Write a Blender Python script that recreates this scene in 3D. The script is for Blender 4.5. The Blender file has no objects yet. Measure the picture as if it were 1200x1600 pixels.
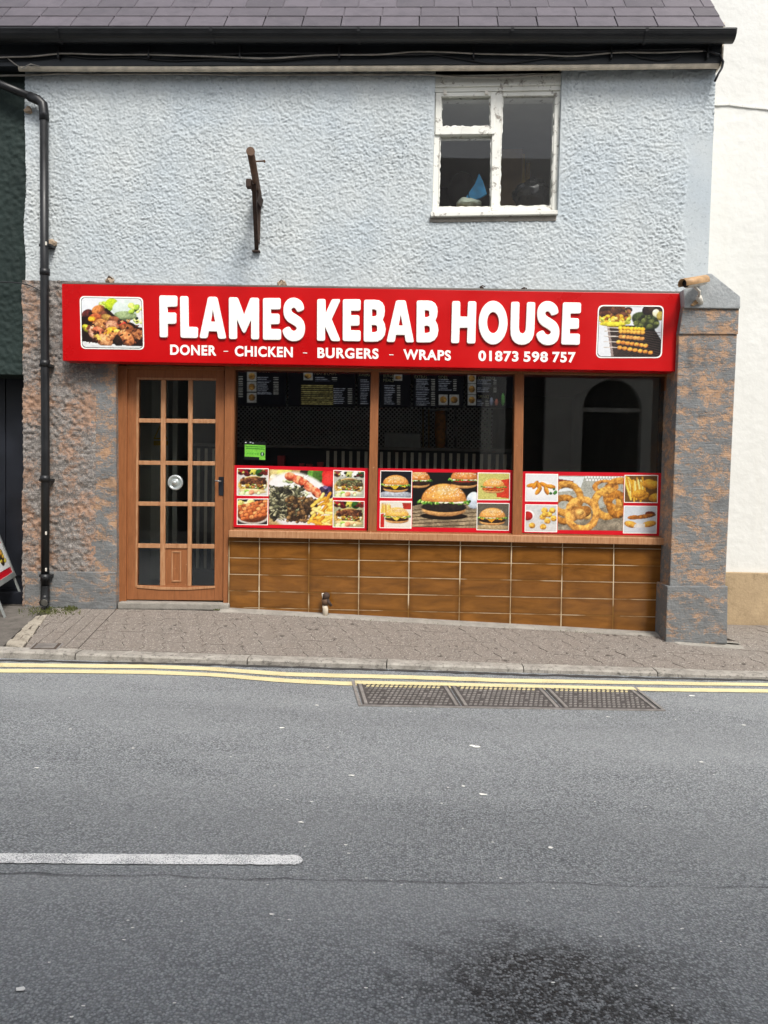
import bpy, bmesh, math, random
import numpy as np
from mathutils import Vector, Matrix

random.seed(7)
rng = np.random.default_rng(7)
SC = bpy.context.scene
COL = SC.collection

# ------------------------------------------------------------------ camera
F = 1209.0                                   # focal length in photo pixels (photo 1200 x 1600)
CAM = np.array([0.0, -6.6, 1.05])
def cam_axes(yaw, pitch, roll):
    cy, sy = math.cos(yaw), math.sin(yaw)
    fw = np.array([-sy*math.cos(pitch), cy*math.cos(pitch), math.sin(pitch)])
    r0 = np.array([cy, sy, 0.0]); u0 = np.cross(r0, fw)
    r = r0*math.cos(roll) + u0*math.sin(roll)
    u = -r0*math.sin(roll) + u0*math.cos(roll)
    return r, u, fw
AX = cam_axes(math.radians(2), math.radians(-2.5), math.radians(1.2))
cd = bpy.data.cameras.new('camera'); co = bpy.data.objects.new('camera', cd); COL.objects.link(co)
cd.sensor_fit = 'VERTICAL'; cd.sensor_height = 36.0; cd.lens = F/1600*36.0
cd.clip_start = 0.05; cd.clip_end = 1500
r_, u_, f_ = AX
co.matrix_world = Matrix(((r_[0], u_[0], -f_[0], CAM[0]), (r_[1], u_[1], -f_[1], CAM[1]),
                          (r_[2], u_[2], -f_[2], CAM[2]), (0, 0, 0, 1)))
SC.camera = co

# ------------------------------------------------------------------ light
SUN_EL, SUN_AZ = math.radians(52), math.radians(24)      # azimuth to the right of the facade's normal
sdir = Vector((math.sin(SUN_AZ)*math.cos(SUN_EL), -math.cos(SUN_AZ)*math.cos(SUN_EL), math.sin(SUN_EL)))
W = bpy.data.worlds.new('World'); SC.world = W; W.use_nodes = True
wn = W.node_tree.nodes; wl = W.node_tree.links
bg = wn['Background']; sky = wn.new('ShaderNodeTexSky'); sky.sky_type = 'NISHITA'
sky.sun_disc = False; sky.sun_elevation = SUN_EL
sky.sun_rotation = math.pi - SUN_AZ
sky.air_density = 1.0; sky.dust_density = 3.0; sky.ozone_density = 1.0
hs_ = wn.new('ShaderNodeHueSaturation'); hs_.inputs['Saturation'].default_value = .32
wl.new(sky.outputs[0], hs_.inputs['Color']); wl.new(hs_.outputs[0], bg.inputs[0]); bg.inputs[1].default_value = 0.135
sl = bpy.data.lights.new('sun', 'SUN'); so = bpy.data.objects.new('sun', sl); COL.objects.link(so)
sl.energy = 1.9; sl.angle = math.radians(14); sl.color = (1.0, 0.96, 0.9)
so.rotation_euler = sdir.to_track_quat('Z', 'Y').to_euler(); so.location = (3, -6, 12)
SC.view_settings.view_transform = 'Standard'; SC.view_settings.look = 'None'
SC.view_settings.gamma = 1.0; SC.view_settings.use_curve_mapping = False
SC.view_settings.exposure = 0.85
SC.render.engine = 'CYCLES'

# ------------------------------------------------------------------ geometry helpers
def ray(px, py):
    r, u, fw = AX
    return fw + r*(px-600)/F - u*(py-800)/F
def P(px, py, y):                            # photo pixel -> point on the vertical plane y = const
    d = ray(px, py); return CAM + d*((y-CAM[1])/d[1])
def Pxz(px, py, y):
    p = P(px, py, y); return (p[0], p[2])

def base_of(o):
    while o.parent: o = o.parent
    return np.array(o.location)
def tag(o, label=None, cat=None, group=None, kind=None):
    if label: o['label'] = label
    if cat: o['category'] = cat
    if group: o['group'] = group
    if kind: o['kind'] = kind
    return o
def thing(name, loc, label, cat, group=None):
    o = bpy.data.objects.new(name, None); COL.objects.link(o); o.location = loc
    o.empty_display_size = 0.1
    return tag(o, label, cat, group)
def link(name, me, parent=None, mat=None):
    o = bpy.data.objects.new(name, me); COL.objects.link(o)
    if parent: o.parent = parent
    if mat: me.materials.append(mat)
    return o

class MB:
    def __init__(s): s.v = []; s.f = []
    def add(s, vs, fs):
        n = len(s.v); s.v += [tuple(map(float, p)) for p in vs]; s.f += [tuple(i+n for i in f) for f in fs]
    def box(s, x0, x1, y0, y1, z0, z1):
        s.add([(x0,y0,z0),(x1,y0,z0),(x1,y1,z0),(x0,y1,z0),(x0,y0,z1),(x1,y0,z1),(x1,y1,z1),(x0,y1,z1)],
              [(0,3,2,1),(4,5,6,7),(0,1,5,4),(1,2,6,5),(2,3,7,6),(3,0,4,7)]); return s
    def prism(s, xz, y0, y1):                 # polygon in xz (any winding), extruded from y0 (front) to y1
        a = sum(xz[i][0]*xz[(i+1)%len(xz)][1]-xz[(i+1)%len(xz)][0]*xz[i][1] for i in range(len(xz)))
        if a < 0: xz = xz[::-1]
        n = len(xz)
        s.add([(x,y0,z) for x,z in xz]+[(x,y1,z) for x,z in xz],
              [tuple(range(n)), tuple(range(2*n-1, n-1, -1))]+[(i, n+i, n+(i+1)%n, (i+1)%n) for i in range(n)]); return s
    def slab(s, px, y0, y1):                  # photo-pixel outline read on the plane y0, real thickness to y1
        return s.prism([Pxz(a, b, y0) for a, b in px], y0, y1)
    def flat(s, xy, zt, zb):                  # polygon in xy with z(x,y) top and constant drop
        a = sum(xy[i][0]*xy[(i+1)%len(xy)][1]-xy[(i+1)%len(xy)][0]*xy[i][1] for i in range(len(xy)))
        if a < 0: xy = xy[::-1]
        n = len(xy)
        s.add([(x,y,zt(x,y)) for x,y in xy]+[(x,y,zt(x,y)-zb) for x,y in xy],
              [tuple(range(n)), tuple(range(2*n-1, n-1, -1))]+[(i, n+i, n+(i+1)%n, (i+1)%n) for i in range(n)]); return s
    def tube(s, pts, r, n=8, caps=True):
        pts = [Vector(p) for p in pts]; rs = r if isinstance(r, (list, tuple)) else [r]*len(pts)
        rings = []; up = None
        for i, p in enumerate(pts):
            t = (pts[min(i+1, len(pts)-1)]-pts[max(i-1, 0)]).normalized()
            if up is None: up = Vector((0,0,1)) if abs(t.z) < .9 else Vector((0,1,0))
            a = t.cross(up).normalized(); b = a.cross(t).normalized(); up = b
            rings.append([p+(a*math.cos(2*math.pi*k/n)+b*math.sin(2*math.pi*k/n))*rs[i] for k in range(n)])
        vs = [q for rg in rings for q in rg]; fs = []
        for i in range(len(pts)-1):
            for k in range(n): fs.append((i*n+k, i*n+(k+1)%n, (i+1)*n+(k+1)%n, (i+1)*n+k))
        if caps: fs += [tuple(range(n-1, -1, -1)), tuple((len(pts)-1)*n+k for k in range(n))]
        s.add(vs, fs); return s
    def build(s, name, mat, parent=None, smooth=False, bevel=0.0):
        b = base_of(parent) if parent else np.zeros(3)
        me = bpy.data.meshes.new(name)
        me.from_pydata([(x-b[0], y-b[1], z-b[2]) for x, y, z in s.v], [], s.f); me.update()
        bm = bmesh.new(); bm.from_mesh(me)
        bmesh.ops.recalc_face_normals(bm, faces=bm.faces)
        if bevel:
            es = [e for e in bm.edges if len(e.link_faces) == 2 and e.calc_face_angle(0) > .6]
            bmesh.ops.bevel(bm, geom=es, offset=bevel, segments=2, affect='EDGES', profile=.6, clamp_overlap=True)
        bm.to_mesh(me); bm.free()
        if smooth:
            me.polygons.foreach_set('use_smooth', [True]*len(me.polygons))
        return link(name, me, parent, mat)

def slab(name, px, y0, y1, mat, parent, bevel=0.0):
    return MB().slab(px, y0, y1).build(name, mat, parent, bevel=bevel)
def rect(x0, y0, x1, y1): return [(x0,y0),(x1,y0),(x1,y1),(x0,y1)]

# value noise on numpy arrays
LAT = np.random.default_rng(3).random((512, 512))
def vn(x, y, s=0):
    x = np.asarray(x, float)+s*37.31+100; y = np.asarray(y, float)+s*17.77+100
    xi = np.floor(x).astype(int); yi = np.floor(y).astype(int); fx = x-xi; fy = y-yi
    fx = fx*fx*(3-2*fx); fy = fy*fy*(3-2*fy)
    g = lambda a, b: LAT[a % 512, b % 512]
    return (g(xi,yi)*(1-fx)+g(xi+1,yi)*fx)*(1-fy)+(g(xi,yi+1)*(1-fx)+g(xi+1,yi+1)*fx)*fy
def fbm(x, y, o=4, s=0):
    t = 0; a = .5; k = 1
    for i in range(o): t = t+a*vn(x*k, y*k, s+i*3); a *= .5; k *= 2.03
    return t/(1-.5**o)
def sstep(a, b, x):
    t = np.clip((x-a)/(b-a), 0, 1); return t*t*(3-2*t)

def rough_wall(name, x0, x1, z0, z1, y0, mat, parent, amp=.008, res=.0105, seed=0, fr=34, keep=None, smoothmask=None, edge=None):
    nx = max(2, int((x1-x0)/res)); nz = max(2, int((z1-z0)/res))
    X, Z = np.meshgrid(np.linspace(x0, x1, nx+1), np.linspace(z0, z1, nz+1))
    wx = X+.012*(fbm(X*30, Z*30, 2, seed+20)-.5); wz = Z+.012*(fbm(X*30, Z*30, 2, seed+30)-.5)
    h = .5*sstep(.35, .7, vn(wx*fr, wz*fr*1.1, seed))+.5*sstep(.35, .75, vn(wx*fr*1.9, wz*fr*2, seed+5))
    h = h*(.55+.75*fbm(X*2.2, Z*2.2, 3, seed+9))
    h = h*amp+.006*(fbm(X*1.5, Z*1.5, 3, seed+11)-.5)
    if smoothmask is not None: h = h*smoothmask(X, Z)
    Xo = X.copy()
    if edge is not None: Xo = edge(X, Z)
    V = np.stack([Xo, y0-h, Z], -1).reshape(-1, 3)-(base_of(parent) if parent else 0)
    i = np.arange(nx*nz); r = i//nx; c = i % nx; a = r*(nx+1)+c
    Q = np.stack([a, a+1, a+nx+2, a+nx+1], -1)
    if keep is not None:
        k = keep(X[:-1,:-1]+res/2, Z[:-1,:-1]+res/2).reshape(-1); Q = Q[k]
    me = bpy.data.meshes.new(name)
    me.vertices.add(len(V)); me.vertices.foreach_set('co', V.reshape(-1))
    me.loops.add(len(Q)*4); me.loops.foreach_set('vertex_index', Q.reshape(-1).astype(np.int32))
    me.polygons.add(len(Q)); me.polygons.foreach_set('loop_start', np.arange(0, len(Q)*4, 4, dtype=np.int32))
    me.polygons.foreach_set('loop_total', np.full(len(Q), 4, dtype=np.int32))
    me.update(calc_edges=True); me.validate()
    me.polygons.foreach_set('use_smooth', [True]*len(me.polygons))
    return link(name, me, parent, mat)

# ------------------------------------------------------------------ materials
def srgb(h):
    if isinstance(h, str): c = [int(h[i:i+2], 16)/255 for i in (0, 2, 4)]
    else: c = list(h)
    return tuple(x/12.92 if x <= .04045 else ((x+.055)/1.055)**2.4 for x in c)
class NT:
    def __init__(s, name):
        s.m = bpy.data.materials.new(name); s.m.use_nodes = True; s.t = s.m.node_tree
        s.b = s.t.nodes['Principled BSDF']; s.out = s.t.nodes['Material Output']
    def n(s, t, **kw):
        o = s.t.nodes.new(t)
        for k, v in kw.items():
            if k.startswith('i_'): s.put(o.inputs[int(k[2:]) if k[2:].isdigit() else k[2:].replace('_', ' ')], v)
            else: setattr(o, k, v)
        return o
    def put(s, sock, v):
        if hasattr(v, 'is_output') or isinstance(v, bpy.types.NodeSocket): s.t.links.new(v, sock)
        else:
            if sock.type == 'RGBA' and len(v) == 3: v = (*v, 1)
            sock.default_value = v
    def coord(s, kind='Object', scale=(1,1,1), rot=(0,0,0)):
        if kind == 'World': o = s.n('ShaderNodeNewGeometry').outputs['Position']
        else: o = s.n('ShaderNodeTexCoord').outputs[kind]
        m = s.n('ShaderNodeMapping'); s.put(m.inputs['Vector'], o)
        m.inputs['Scale'].default_value = scale; m.inputs['Rotation'].default_value = rot
        return m.outputs[0]
    def noise(s, co, scale, detail=4, rough=.55, dist=0):
        o = s.n('ShaderNodeTexNoise'); s.put(o.inputs['Vector'], co)
        o.inputs['Scale'].default_value = scale; o.inputs['Detail'].default_value = detail
        o.inputs['Roughness'].default_value = rough; o.inputs['Distortion'].default_value = dist
        return o.outputs['Fac']
    def voro(s, co, scale, feature='F1', out='Distance'):
        o = s.n('ShaderNodeTexVoronoi'); o.feature = feature; s.put(o.inputs['Vector'], co)
        o.inputs['Scale'].default_value = scale; return o.outputs[out]
    def ramp(s, v, a, b, ca=(0,0,0), cb=(1,1,1)):
        o = s.n('ShaderNodeValToRGB'); s.put(o.inputs[0], v)
        e = o.color_ramp.elements; e[0].position = a; e[1].position = b
        e[0].color = (*ca, 1); e[1].color = (*cb, 1); return o.outputs[0]
    def mix(s, f, a, b, mode='MIX'):
        o = s.n('ShaderNodeMix'); o.data_type = 'RGBA'; o.blend_type = mode
        s.put(o.inputs['Factor'], f); s.put(o.inputs[6], a); s.put(o.inputs[7], b); return o.outputs[2]
    def math(s, op, a, b=0.0, c=0.0):
        o = s.n('ShaderNodeMath'); o.operation = op
        s.put(o.inputs[0], a); s.put(o.inputs[1], b); s.put(o.inputs[2], c); return o.outputs[0]
    def bump(s, h, strength=.5, dist=.01, prev=None):
        o = s.n('ShaderNodeBump'); o.inputs['Strength'].default_value = strength; o.inputs['Distance'].default_value = dist
        s.put(o.inputs['Height'], h)
        if prev is not None: s.put(o.inputs['Normal'], prev)
        return o.outputs[0]
    def set(s, col=None, rough=.7, spec=.4, metal=0.0, normal=None):
        if col is not None: s.put(s.b.inputs['Base Color'], col)
        s.put(s.b.inputs['Roughness'], rough); s.put(s.b.inputs['Metallic'], metal)
        s.put(s.b.inputs['Specular IOR Level'], spec)
        if normal is not None: s.put(s.b.inputs['Normal'], normal)
        return s.m
    def rnd(s): return s.n('ShaderNodeObjectInfo').outputs['Random']

def plain(name, col, rough=.6, metal=0.0, var=.18, scale=9, bump=.15, bscale=60):
    t = NT(name); c = t.coord()
    n = t.noise(c, scale, 5); a = tuple(x*(1-var) for x in col); b = tuple(min(1, x*(1+var)) for x in col)
    return t.set(t.ramp(n, .3, .7, a, b), t.math('MULTIPLY_ADD', n, .3, rough-.15), .4, metal,
                 t.bump(t.noise(c, bscale, 3), bump, .003) if bump else None)

def m_render():                               # pale grey-blue painted roughcast
    t = NT('roughcast_paint'); c = t.coord()
    big = t.noise(c, 1.3, 4); mid = t.noise(c, 14, 5); fine = t.noise(c, 130, 3)
    col = t.mix(t.ramp(big, .35, .7), srgb('aeb6ba'), srgb('babfbf'))
    pits = t.ramp(t.noise(c, 42, 2), .58, .72)
    col = t.mix(t.math('MULTIPLY', pits, .5), col, srgb('737c83'))
    col = t.mix(t.math('MULTIPLY', t.ramp(t.noise(t.coord(scale=(3, 1, .5)), 1.6, 5), .50, .75), .3), col, srgb('8f979b'))
    col = t.mix(t.math('MULTIPLY', t.ramp(t.noise(t.coord(scale=(9, 1, .6)), 2.1, 6, .65), .60, .76), .22), col, srgb('7f8689'))
    col = t.mix(t.math('MULTIPLY', t.ramp(t.noise(t.coord(scale=(1, 1, 1.6)), .9, 6, .6), .5, .68), .4), col, srgb('a3b0bb'))
    specks = t.ramp(t.voro(c, 48), .04, .10, (1,1,1), (0,0,0))
    col = t.mix(t.math('MULTIPLY', t.math('MULTIPLY', specks, t.ramp(t.noise(c, 3.1, 2), .5, .62)), .6), col, srgb('6d7479'))
    return t.set(col, .75, .3, 0, t.bump(fine, .35, .004, t.bump(mid, .25, .01)))
def m_green():
    t = NT('dark_green_roughcast'); c = t.coord()
    col = t.mix(t.noise(c, 2.5, 5), srgb('16201e'), srgb('2c3936'))
    return t.set(col, .75, .25, 0, t.bump(t.noise(c, 60, 4), .5, .006))
def m_pier(name, rough=True, lo=.510, hi=.60):
    t = NT(name); c = t.coord(); cs = t.coord(scale=(1, 1, 1.7) if not rough else (1, 1, 1.3))
    n1 = t.noise(cs, 5.5 if not rough else 3.2, 7, .62, .35); n2 = t.noise(cs, 21, 8, .72, .3); n3 = t.noise(c, 90, 4)
    mask = t.ramp(t.math('ADD', t.math('MULTIPLY', n1, .50), t.math('ADD', t.math('MULTIPLY', n2, .34), t.math('MULTIPLY', n3, .22))), lo, hi)
    grey = t.mix(t.noise(c, 7, 4), srgb('5b5e60'), srgb('7f807f'))
    if rough:
        grey = t.mix(t.ramp(n3, .42, .66), srgb('6a6663'), srgb('99938d'))
        orange = t.mix(n2, srgb('8a6247'), srgb('b58f72'))
        col = t.mix(t.math('MULTIPLY', mask, .75), grey, orange)
    else:
        orange = t.mix(n2, srgb('96704f'), srgb('c09b79'))
        col = t.mix(t.math('MULTIPLY', mask, .9), grey, orange)
    dirt = t.ramp(t.noise(t.coord(scale=(5, 5, .8)), 2, 5), .55, .8)
    col = t.mix(t.math('MULTIPLY', dirt, .4), col, srgb('4a4845'))
    strok = t.noise(t.coord(scale=(1.2, 1.2, 14)), 9, 5)
    low = t.noise(c, 6.5, 4, .6); col = t.mix(t.math('MULTIPLY', t.ramp(t.noise(c, 3.3, 6, .65, .4), .56, .72), .5), col, srgb('3c3a38'))
    col = t.mix(t.math('MULTIPLY', t.ramp(n2, .62, .70), .45), col, srgb('b3aaa0'))
    nm = t.bump(n3, .4, .005, t.bump(low, .8, .03, t.bump(t.math('ADD', t.math('MULTIPLY', mask, -.5), t.math('MULTIPLY', strok, .8)), .7, .009)))
    return t.set(col, .68, .35, 0, nm)
def m_white():
    t = NT('white_render'); c = t.coord()
    col = t.mix(t.ramp(t.noise(c, 1.2, 5), .3, .75), srgb('d6d6d2'), srgb('cacac5'))
    col = t.mix(t.math('MULTIPLY', t.ramp(t.noise(t.coord(scale=(4, 4, .35)), 2.2, 5), .55, .85), .3), col, srgb('c9c6bb'))
    return t.set(col, .8, .3, 0, t.bump(t.noise(c, 18, 6), .35, .012))
def m_slate():
    t = NT('purple_slate'); c = t.coord('World'); r = t.rnd()
    col = t.mix(r, srgb('4d484d'), srgb('5c565c'))
    col = t.mix(t.math('MULTIPLY', t.ramp(t.noise(c, 9, 6), .45, .75), .5), col, srgb('3c393e'))
    col = t.mix(t.math('MULTIPLY', t.ramp(t.noise(c, 45, 4), .64, .72), .45), col, srgb('7c7a75'))
    return t.set(col, .55, .4, 0, t.bump(t.noise(c, 40, 5), .3, .004))
def m_asphalt():
    t = NT('asphalt'); c = t.coord('World')
    sep = t.n('ShaderNodeSeparateXYZ'); t.put(sep.inputs[0], c); x, y = sep.outputs[0], sep.outputs[1]
    v = t.n('ShaderNodeTexVoronoi'); t.put(v.inputs['Vector'], c); v.inputs['Scale'].default_value = 135
    agg = v.outputs['Color']; ad = v.outputs['Distance']
    sc = t.n('ShaderNodeSeparateColor'); t.put(sc.inputs[0], agg)
    f1 = t.noise(c, 230, 3, .6); f2 = t.noise(c, 60, 4, .6)
    stone = t.mix(sc.outputs[0], srgb('6f7477'), srgb('c8ccce'))
    col = t.mix(t.ramp(ad, .35, .75), stone, srgb('4b4e51'))
    col = t.mix(t.math('MULTIPLY', t.ramp(f1, .3, .7), .42), col, srgb('94989a'))
    white = t.ramp(sc.outputs[1], .972, .985)
    col = t.mix(t.math('MULTIPLY', white, .45), col, srgb('b9b9b5'))
    big = t.noise(t.coord('World', (.5, 1.4, 1)), 1.1, 5, .6)
    col = t.mix(t.math('MULTIPLY', t.ramp(big, .35, .7), .4), col, srgb('b0b3b4'))
    # wheel-polished lanes are a little lighter and smoother, along the street
    # the old joint along the centre of the road
    wob = t.math('MULTIPLY_ADD', t.noise(t.coord('World', (1, 0, 0)), 3.2, 5), .09, -.045)
    jl = t.math('ADD', t.math('MULTIPLY_ADD', x, JOINT_M, JOINT_Y), wob)
    dj = t.math('ABSOLUTE', t.math('SUBTRACT', y, jl))
    wid = t.math('MULTIPLY_ADD', t.noise(c, 7, 4), .022, -.0055)
    joint = t.math('LESS_THAN', dj, wid)
    col = t.mix(t.math('MULTIPLY', t.math('MULTIPLY', joint, t.ramp(t.noise(c, 2.3, 4), .35, .55, (.15,)*3, (1,)*3)), .62), col, srgb('26272a'))
    near = t.math('LESS_THAN', y, jl)
    col = t.mix(t.math('MULTIPLY', near, .16), col, srgb('b4b7b8'))
    for ly, lw in ((-2.45, .34), (-3.75, .3), (-5.1, .3)):
        k = t.ramp(t.math('ABSOLUTE', t.math('SUBTRACT', t.math('ADD', y, t.math('MULTIPLY_ADD', big, .5, -.25)), ly)), .05, lw, (1,)*3, (0,)*3)
        col = t.mix(t.math('MULTIPLY', k, .14), col, srgb('565a5d'))
    # damp oil patch near the far kerb (a stain with a ragged edge)
    ox, oy = OIL
    dx = t.math('DIVIDE', t.math('SUBTRACT', x, ox), .50); dy = t.math('DIVIDE', t.math('SUBTRACT', y, oy), .34)
    dd = t.math('SQRT', t.math('ADD', t.math('MULTIPLY', dx, dx), t.math('MULTIPLY', dy, dy)))
    dd = t.math('ADD', dd, t.math('MULTIPLY_ADD', t.noise(t.coord('World', (1, 1.7, 1)), 6.5, 7, .7, .6), 1.7, -.85))
    oil = t.ramp(dd, .35, .95, (1,1,1), (0,0,0))
    oil = t.math('MULTIPLY', oil, t.ramp(t.math('ADD', t.math('MULTIPLY', f1, .6), t.math('MULTIPLY', sc.outputs[0], .4)), .42, .60, (1,)*3, (.25,)*3))
    col = t.mix(t.math('MULTIPLY', oil, .92), col, srgb('1b1d1f'))
    h = t.math('ADD', t.math('MULTIPLY', ad, -.7), t.math('MULTIPLY', f1, .8))
    h = t.math('ADD', h, t.math('MULTIPLY', joint, -1.5))
    nm = t.bump(h, 1.0, .011, t.bump(f2, .4, .014))
    return t.set(col, t.math('MULTIPLY_ADD', oil, -.28, .78), .4, 0, nm)
def m_paver():
    t = NT('concrete_paver'); c = t.coord('World'); r = t.rnd()
    v = t.n('ShaderNodeTexVoronoi'); t.put(v.inputs['Vector'], c); v.inputs['Scale'].default_value = 150
    sc = t.n('ShaderNodeSeparateColor'); t.put(sc.inputs[0], v.outputs['Color'])
    col = t.mix(sc.outputs[0], srgb('5d5751'), srgb('8f867d'))
    col = t.mix(t.math('MULTIPLY', r, .35), col, srgb('7d746c'))
    col = t.mix(t.math('MULTIPLY', t.ramp(t.noise(c, 2.5, 6), .4, .75), .4), col, srgb('7d7770'))
    col = t.mix(t.math('MULTIPLY', t.ramp(sc.outputs[1], .93, .97), .6), col, srgb('c8c2ba'))
    return t.set(col, .85, .25, 0, t.bump(t.noise(c, 160, 3), .6, .004))
def m_stone(name, a, b, scale=9, bs=60, dk=.25):
    t = NT(name); c = t.coord('World')
    n = t.noise(c, scale, 7, .6); s = t.noise(c, bs*2, 3, .7)
    col = t.mix(t.ramp(n, .3, .7), a, b)
    col = t.mix(t.math('MULTIPLY', t.ramp(s, .4, .7), .35), col, tuple(min(1, x*1.35) for x in b))
    col = t.mix(t.math('MULTIPLY', t.ramp(t.noise(c, scale*.6, 5), .6, .8), .6), col, tuple(x*.45 for x in a))
    col = t.mix(t.math('MULTIPLY', t.ramp(t.noise(c, scale*3.4, 6, .7), .52, .66), dk), col, tuple(x*.3 for x in a))
    return t.set(col, .85, .25, 0, t.bump(t.noise(c, bs, 5), .55, .008))
def m_line(name, base, wear, amt):
    t = NT(name); c = t.coord('World')
    v = t.voro(c, 140); n = t.noise(c, 190, 3, .7); b = t.noise(c, 6, 5)
    m = t.math('ADD', t.math('MULTIPLY', n, .8), t.math('MULTIPLY', b, .4))
    k = t.ramp(m, amt, amt+.1)
    return t.set(t.mix(k, base, wear), .65, .35, 0, t.bump(t.math('ADD', n, v), .6, .004))
def m_tile():
    t = NT('wood_look_tile'); c = t.coord('World', (1, 1, 4.2)); r = t.rnd()
    o = t.n('ShaderNodeVectorMath'); o.operation = 'ADD'; t.put(o.inputs[0], c)
    cx = t.n('ShaderNodeCombineXYZ'); t.put(cx.inputs[0], t.math('MULTIPLY', r, 40)); t.put(o.inputs[1], cx.outputs[0])
    n = t.noise(o.outputs[0], 6.5, 7, .62, 1.6); n2 = t.noise(o.outputs[0], 30, 5, .7, .6)
    col = t.ramp(t.noise(o.outputs[0], 3.6, 5, .55, .7), .3, .7, srgb('5e3b14'), srgb('875722'))
    col = t.mix(t.math('MULTIPLY', t.ramp(n2, .45, .8), .3), col, srgb('57340f'))
    col = t.mix(t.math('MULTIPLY', r, .3), col, srgb('6f4619'))
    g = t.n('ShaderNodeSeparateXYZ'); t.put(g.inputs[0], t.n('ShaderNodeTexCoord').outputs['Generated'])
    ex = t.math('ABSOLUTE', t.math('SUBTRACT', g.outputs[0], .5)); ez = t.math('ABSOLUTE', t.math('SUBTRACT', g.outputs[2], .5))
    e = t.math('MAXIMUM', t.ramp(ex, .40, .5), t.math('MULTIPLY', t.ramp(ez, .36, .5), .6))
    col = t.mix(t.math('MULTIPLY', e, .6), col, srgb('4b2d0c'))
    return t.set(col, t.math('MULTIPLY_ADD', n2, .12, .08), .5, 0, t.bump(n, .12, .003))
def m_grout():
    t = NT('tile_grout'); c = t.coord('World')
    k = t.ramp(t.noise(c, 3.2, 4), .42, .6)
    return t.set(t.mix(k, srgb('cdbb9c'), srgb('7a5626')), .8, .2)
def m_wood(name, a, b, rough=.45):
    t = NT(name); c = t.coord('World', (7, 7, .8)); w = t.coord('World')
    n = t.noise(c, 9, 5, .6, .4); col = t.mix(t.ramp(n, .3, .7), a, b)
    chips = t.ramp(t.noise(w, 38, 5, .65), .66, .72)
    col = t.mix(t.math('MULTIPLY', chips, .6), col, srgb('c9a27f'))
    return t.set(col, rough, .45, 0, t.bump(t.noise(w, 30, 5), .25, .003))
def m_peel():
    t = NT('peeling_white_paint'); c = t.coord('World')
    n = t.noise(c, 16, 7, .68, .3)
    col = t.mix(t.ramp(n, .56, .64), srgb('dcdcd4'), srgb('8b857c'))
    col = t.mix(t.math('MULTIPLY', t.ramp(t.noise(c, 4, 5), .5, .75), .45), col, srgb('b4b3ab'))
    return t.set(col, .55, .35, 0, t.bump(n, .5, .004))
def m_glass(name, tint=(.86, .88, .87), refl=1.0, dirt=.0):
    t = NT(name); N = t.t.nodes; N.remove(t.b)
    tr = t.n('ShaderNodeBsdfTransparent'); tr.inputs[0].default_value = (*tint, 1)
    gl = t.n('ShaderNodeBsdfGlossy'); gl.inputs[0].default_value = (1,1,1,1); gl.inputs['Roughness'].default_value = .01
    c = t.coord('World'); t.put(gl.inputs['Normal'], t.bump(t.noise(c, 1.4, 2), .02, .02))
    fr = t.n('ShaderNodeFresnel'); fr.inputs[0].default_value = 1.5
    mx = t.n('ShaderNodeMixShader'); t.put(mx.inputs[0], t.math('MULTIPLY', fr.outputs[0], refl))
    t.t.links.new(tr.outputs[0], mx.inputs[1]); t.t.links.new(gl.outputs[0], mx.inputs[2])
    last = mx
    if dirt:
        df = t.n('ShaderNodeBsdfDiffuse'); df.inputs[0].default_value = (.6, .6, .58, 1)
        m2 = t.n('ShaderNodeMixShader')
        k = t.math('ADD', t.math('MULTIPLY', t.ramp(t.noise(c, 8, 6, .65), .4, .8), dirt),
                   t.math('MULTIPLY', t.ramp(t.noise(c, 24, 6, .75), .70, .74), .7))
        t.put(m2.inputs[0], k); t.t.links.new(mx.outputs[0], m2.inputs[1]); t.t.links.new(df.outputs[0], m2.inputs[2]); last = m2
    t.t.links.new(last.outputs[0], t.out.inputs[0]); return t.m
def m_print():
    t = NT('printed_picture'); a = t.n('ShaderNodeAttribute'); a.attribute_name = 'print'
    return t.set(a.outputs['Color'], .4, .4)
def m_perf():
    t = NT('perforated_steel'); c = t.coord('World', (1, 0, 1), (0, 0, 0))
    s = t.n('ShaderNodeSeparateXYZ'); t.put(s.inputs[0], c)
    p = .047
    row = t.math('FLOOR', t.math('DIVIDE', s.outputs[2], p*.5))
    off = t.math('MULTIPLY', t.math('MODULO', row, 2.0), p/2)
    fx = t.math('SUBTRACT', t.math('FRACT', t.math('DIVIDE', t.math('ADD', s.outputs[0], t.math('ADD', off, 50.0)), p)), .5)
    fz = t.math('MULTIPLY', t.math('SUBTRACT', t.math('FRACT', t.math('DIVIDE', s.outputs[2], p*.5)), .5), .5)
    d = t.math('SQRT', t.math('ADD', t.math('MULTIPLY', fx, fx), t.math('MULTIPLY', fz, fz)))
    col = t.ramp(d, .2, .27, (.004, .004, .004), (.75, .75, .72))
    return t.set(col, .4, .5, 0)

M = {}
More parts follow.
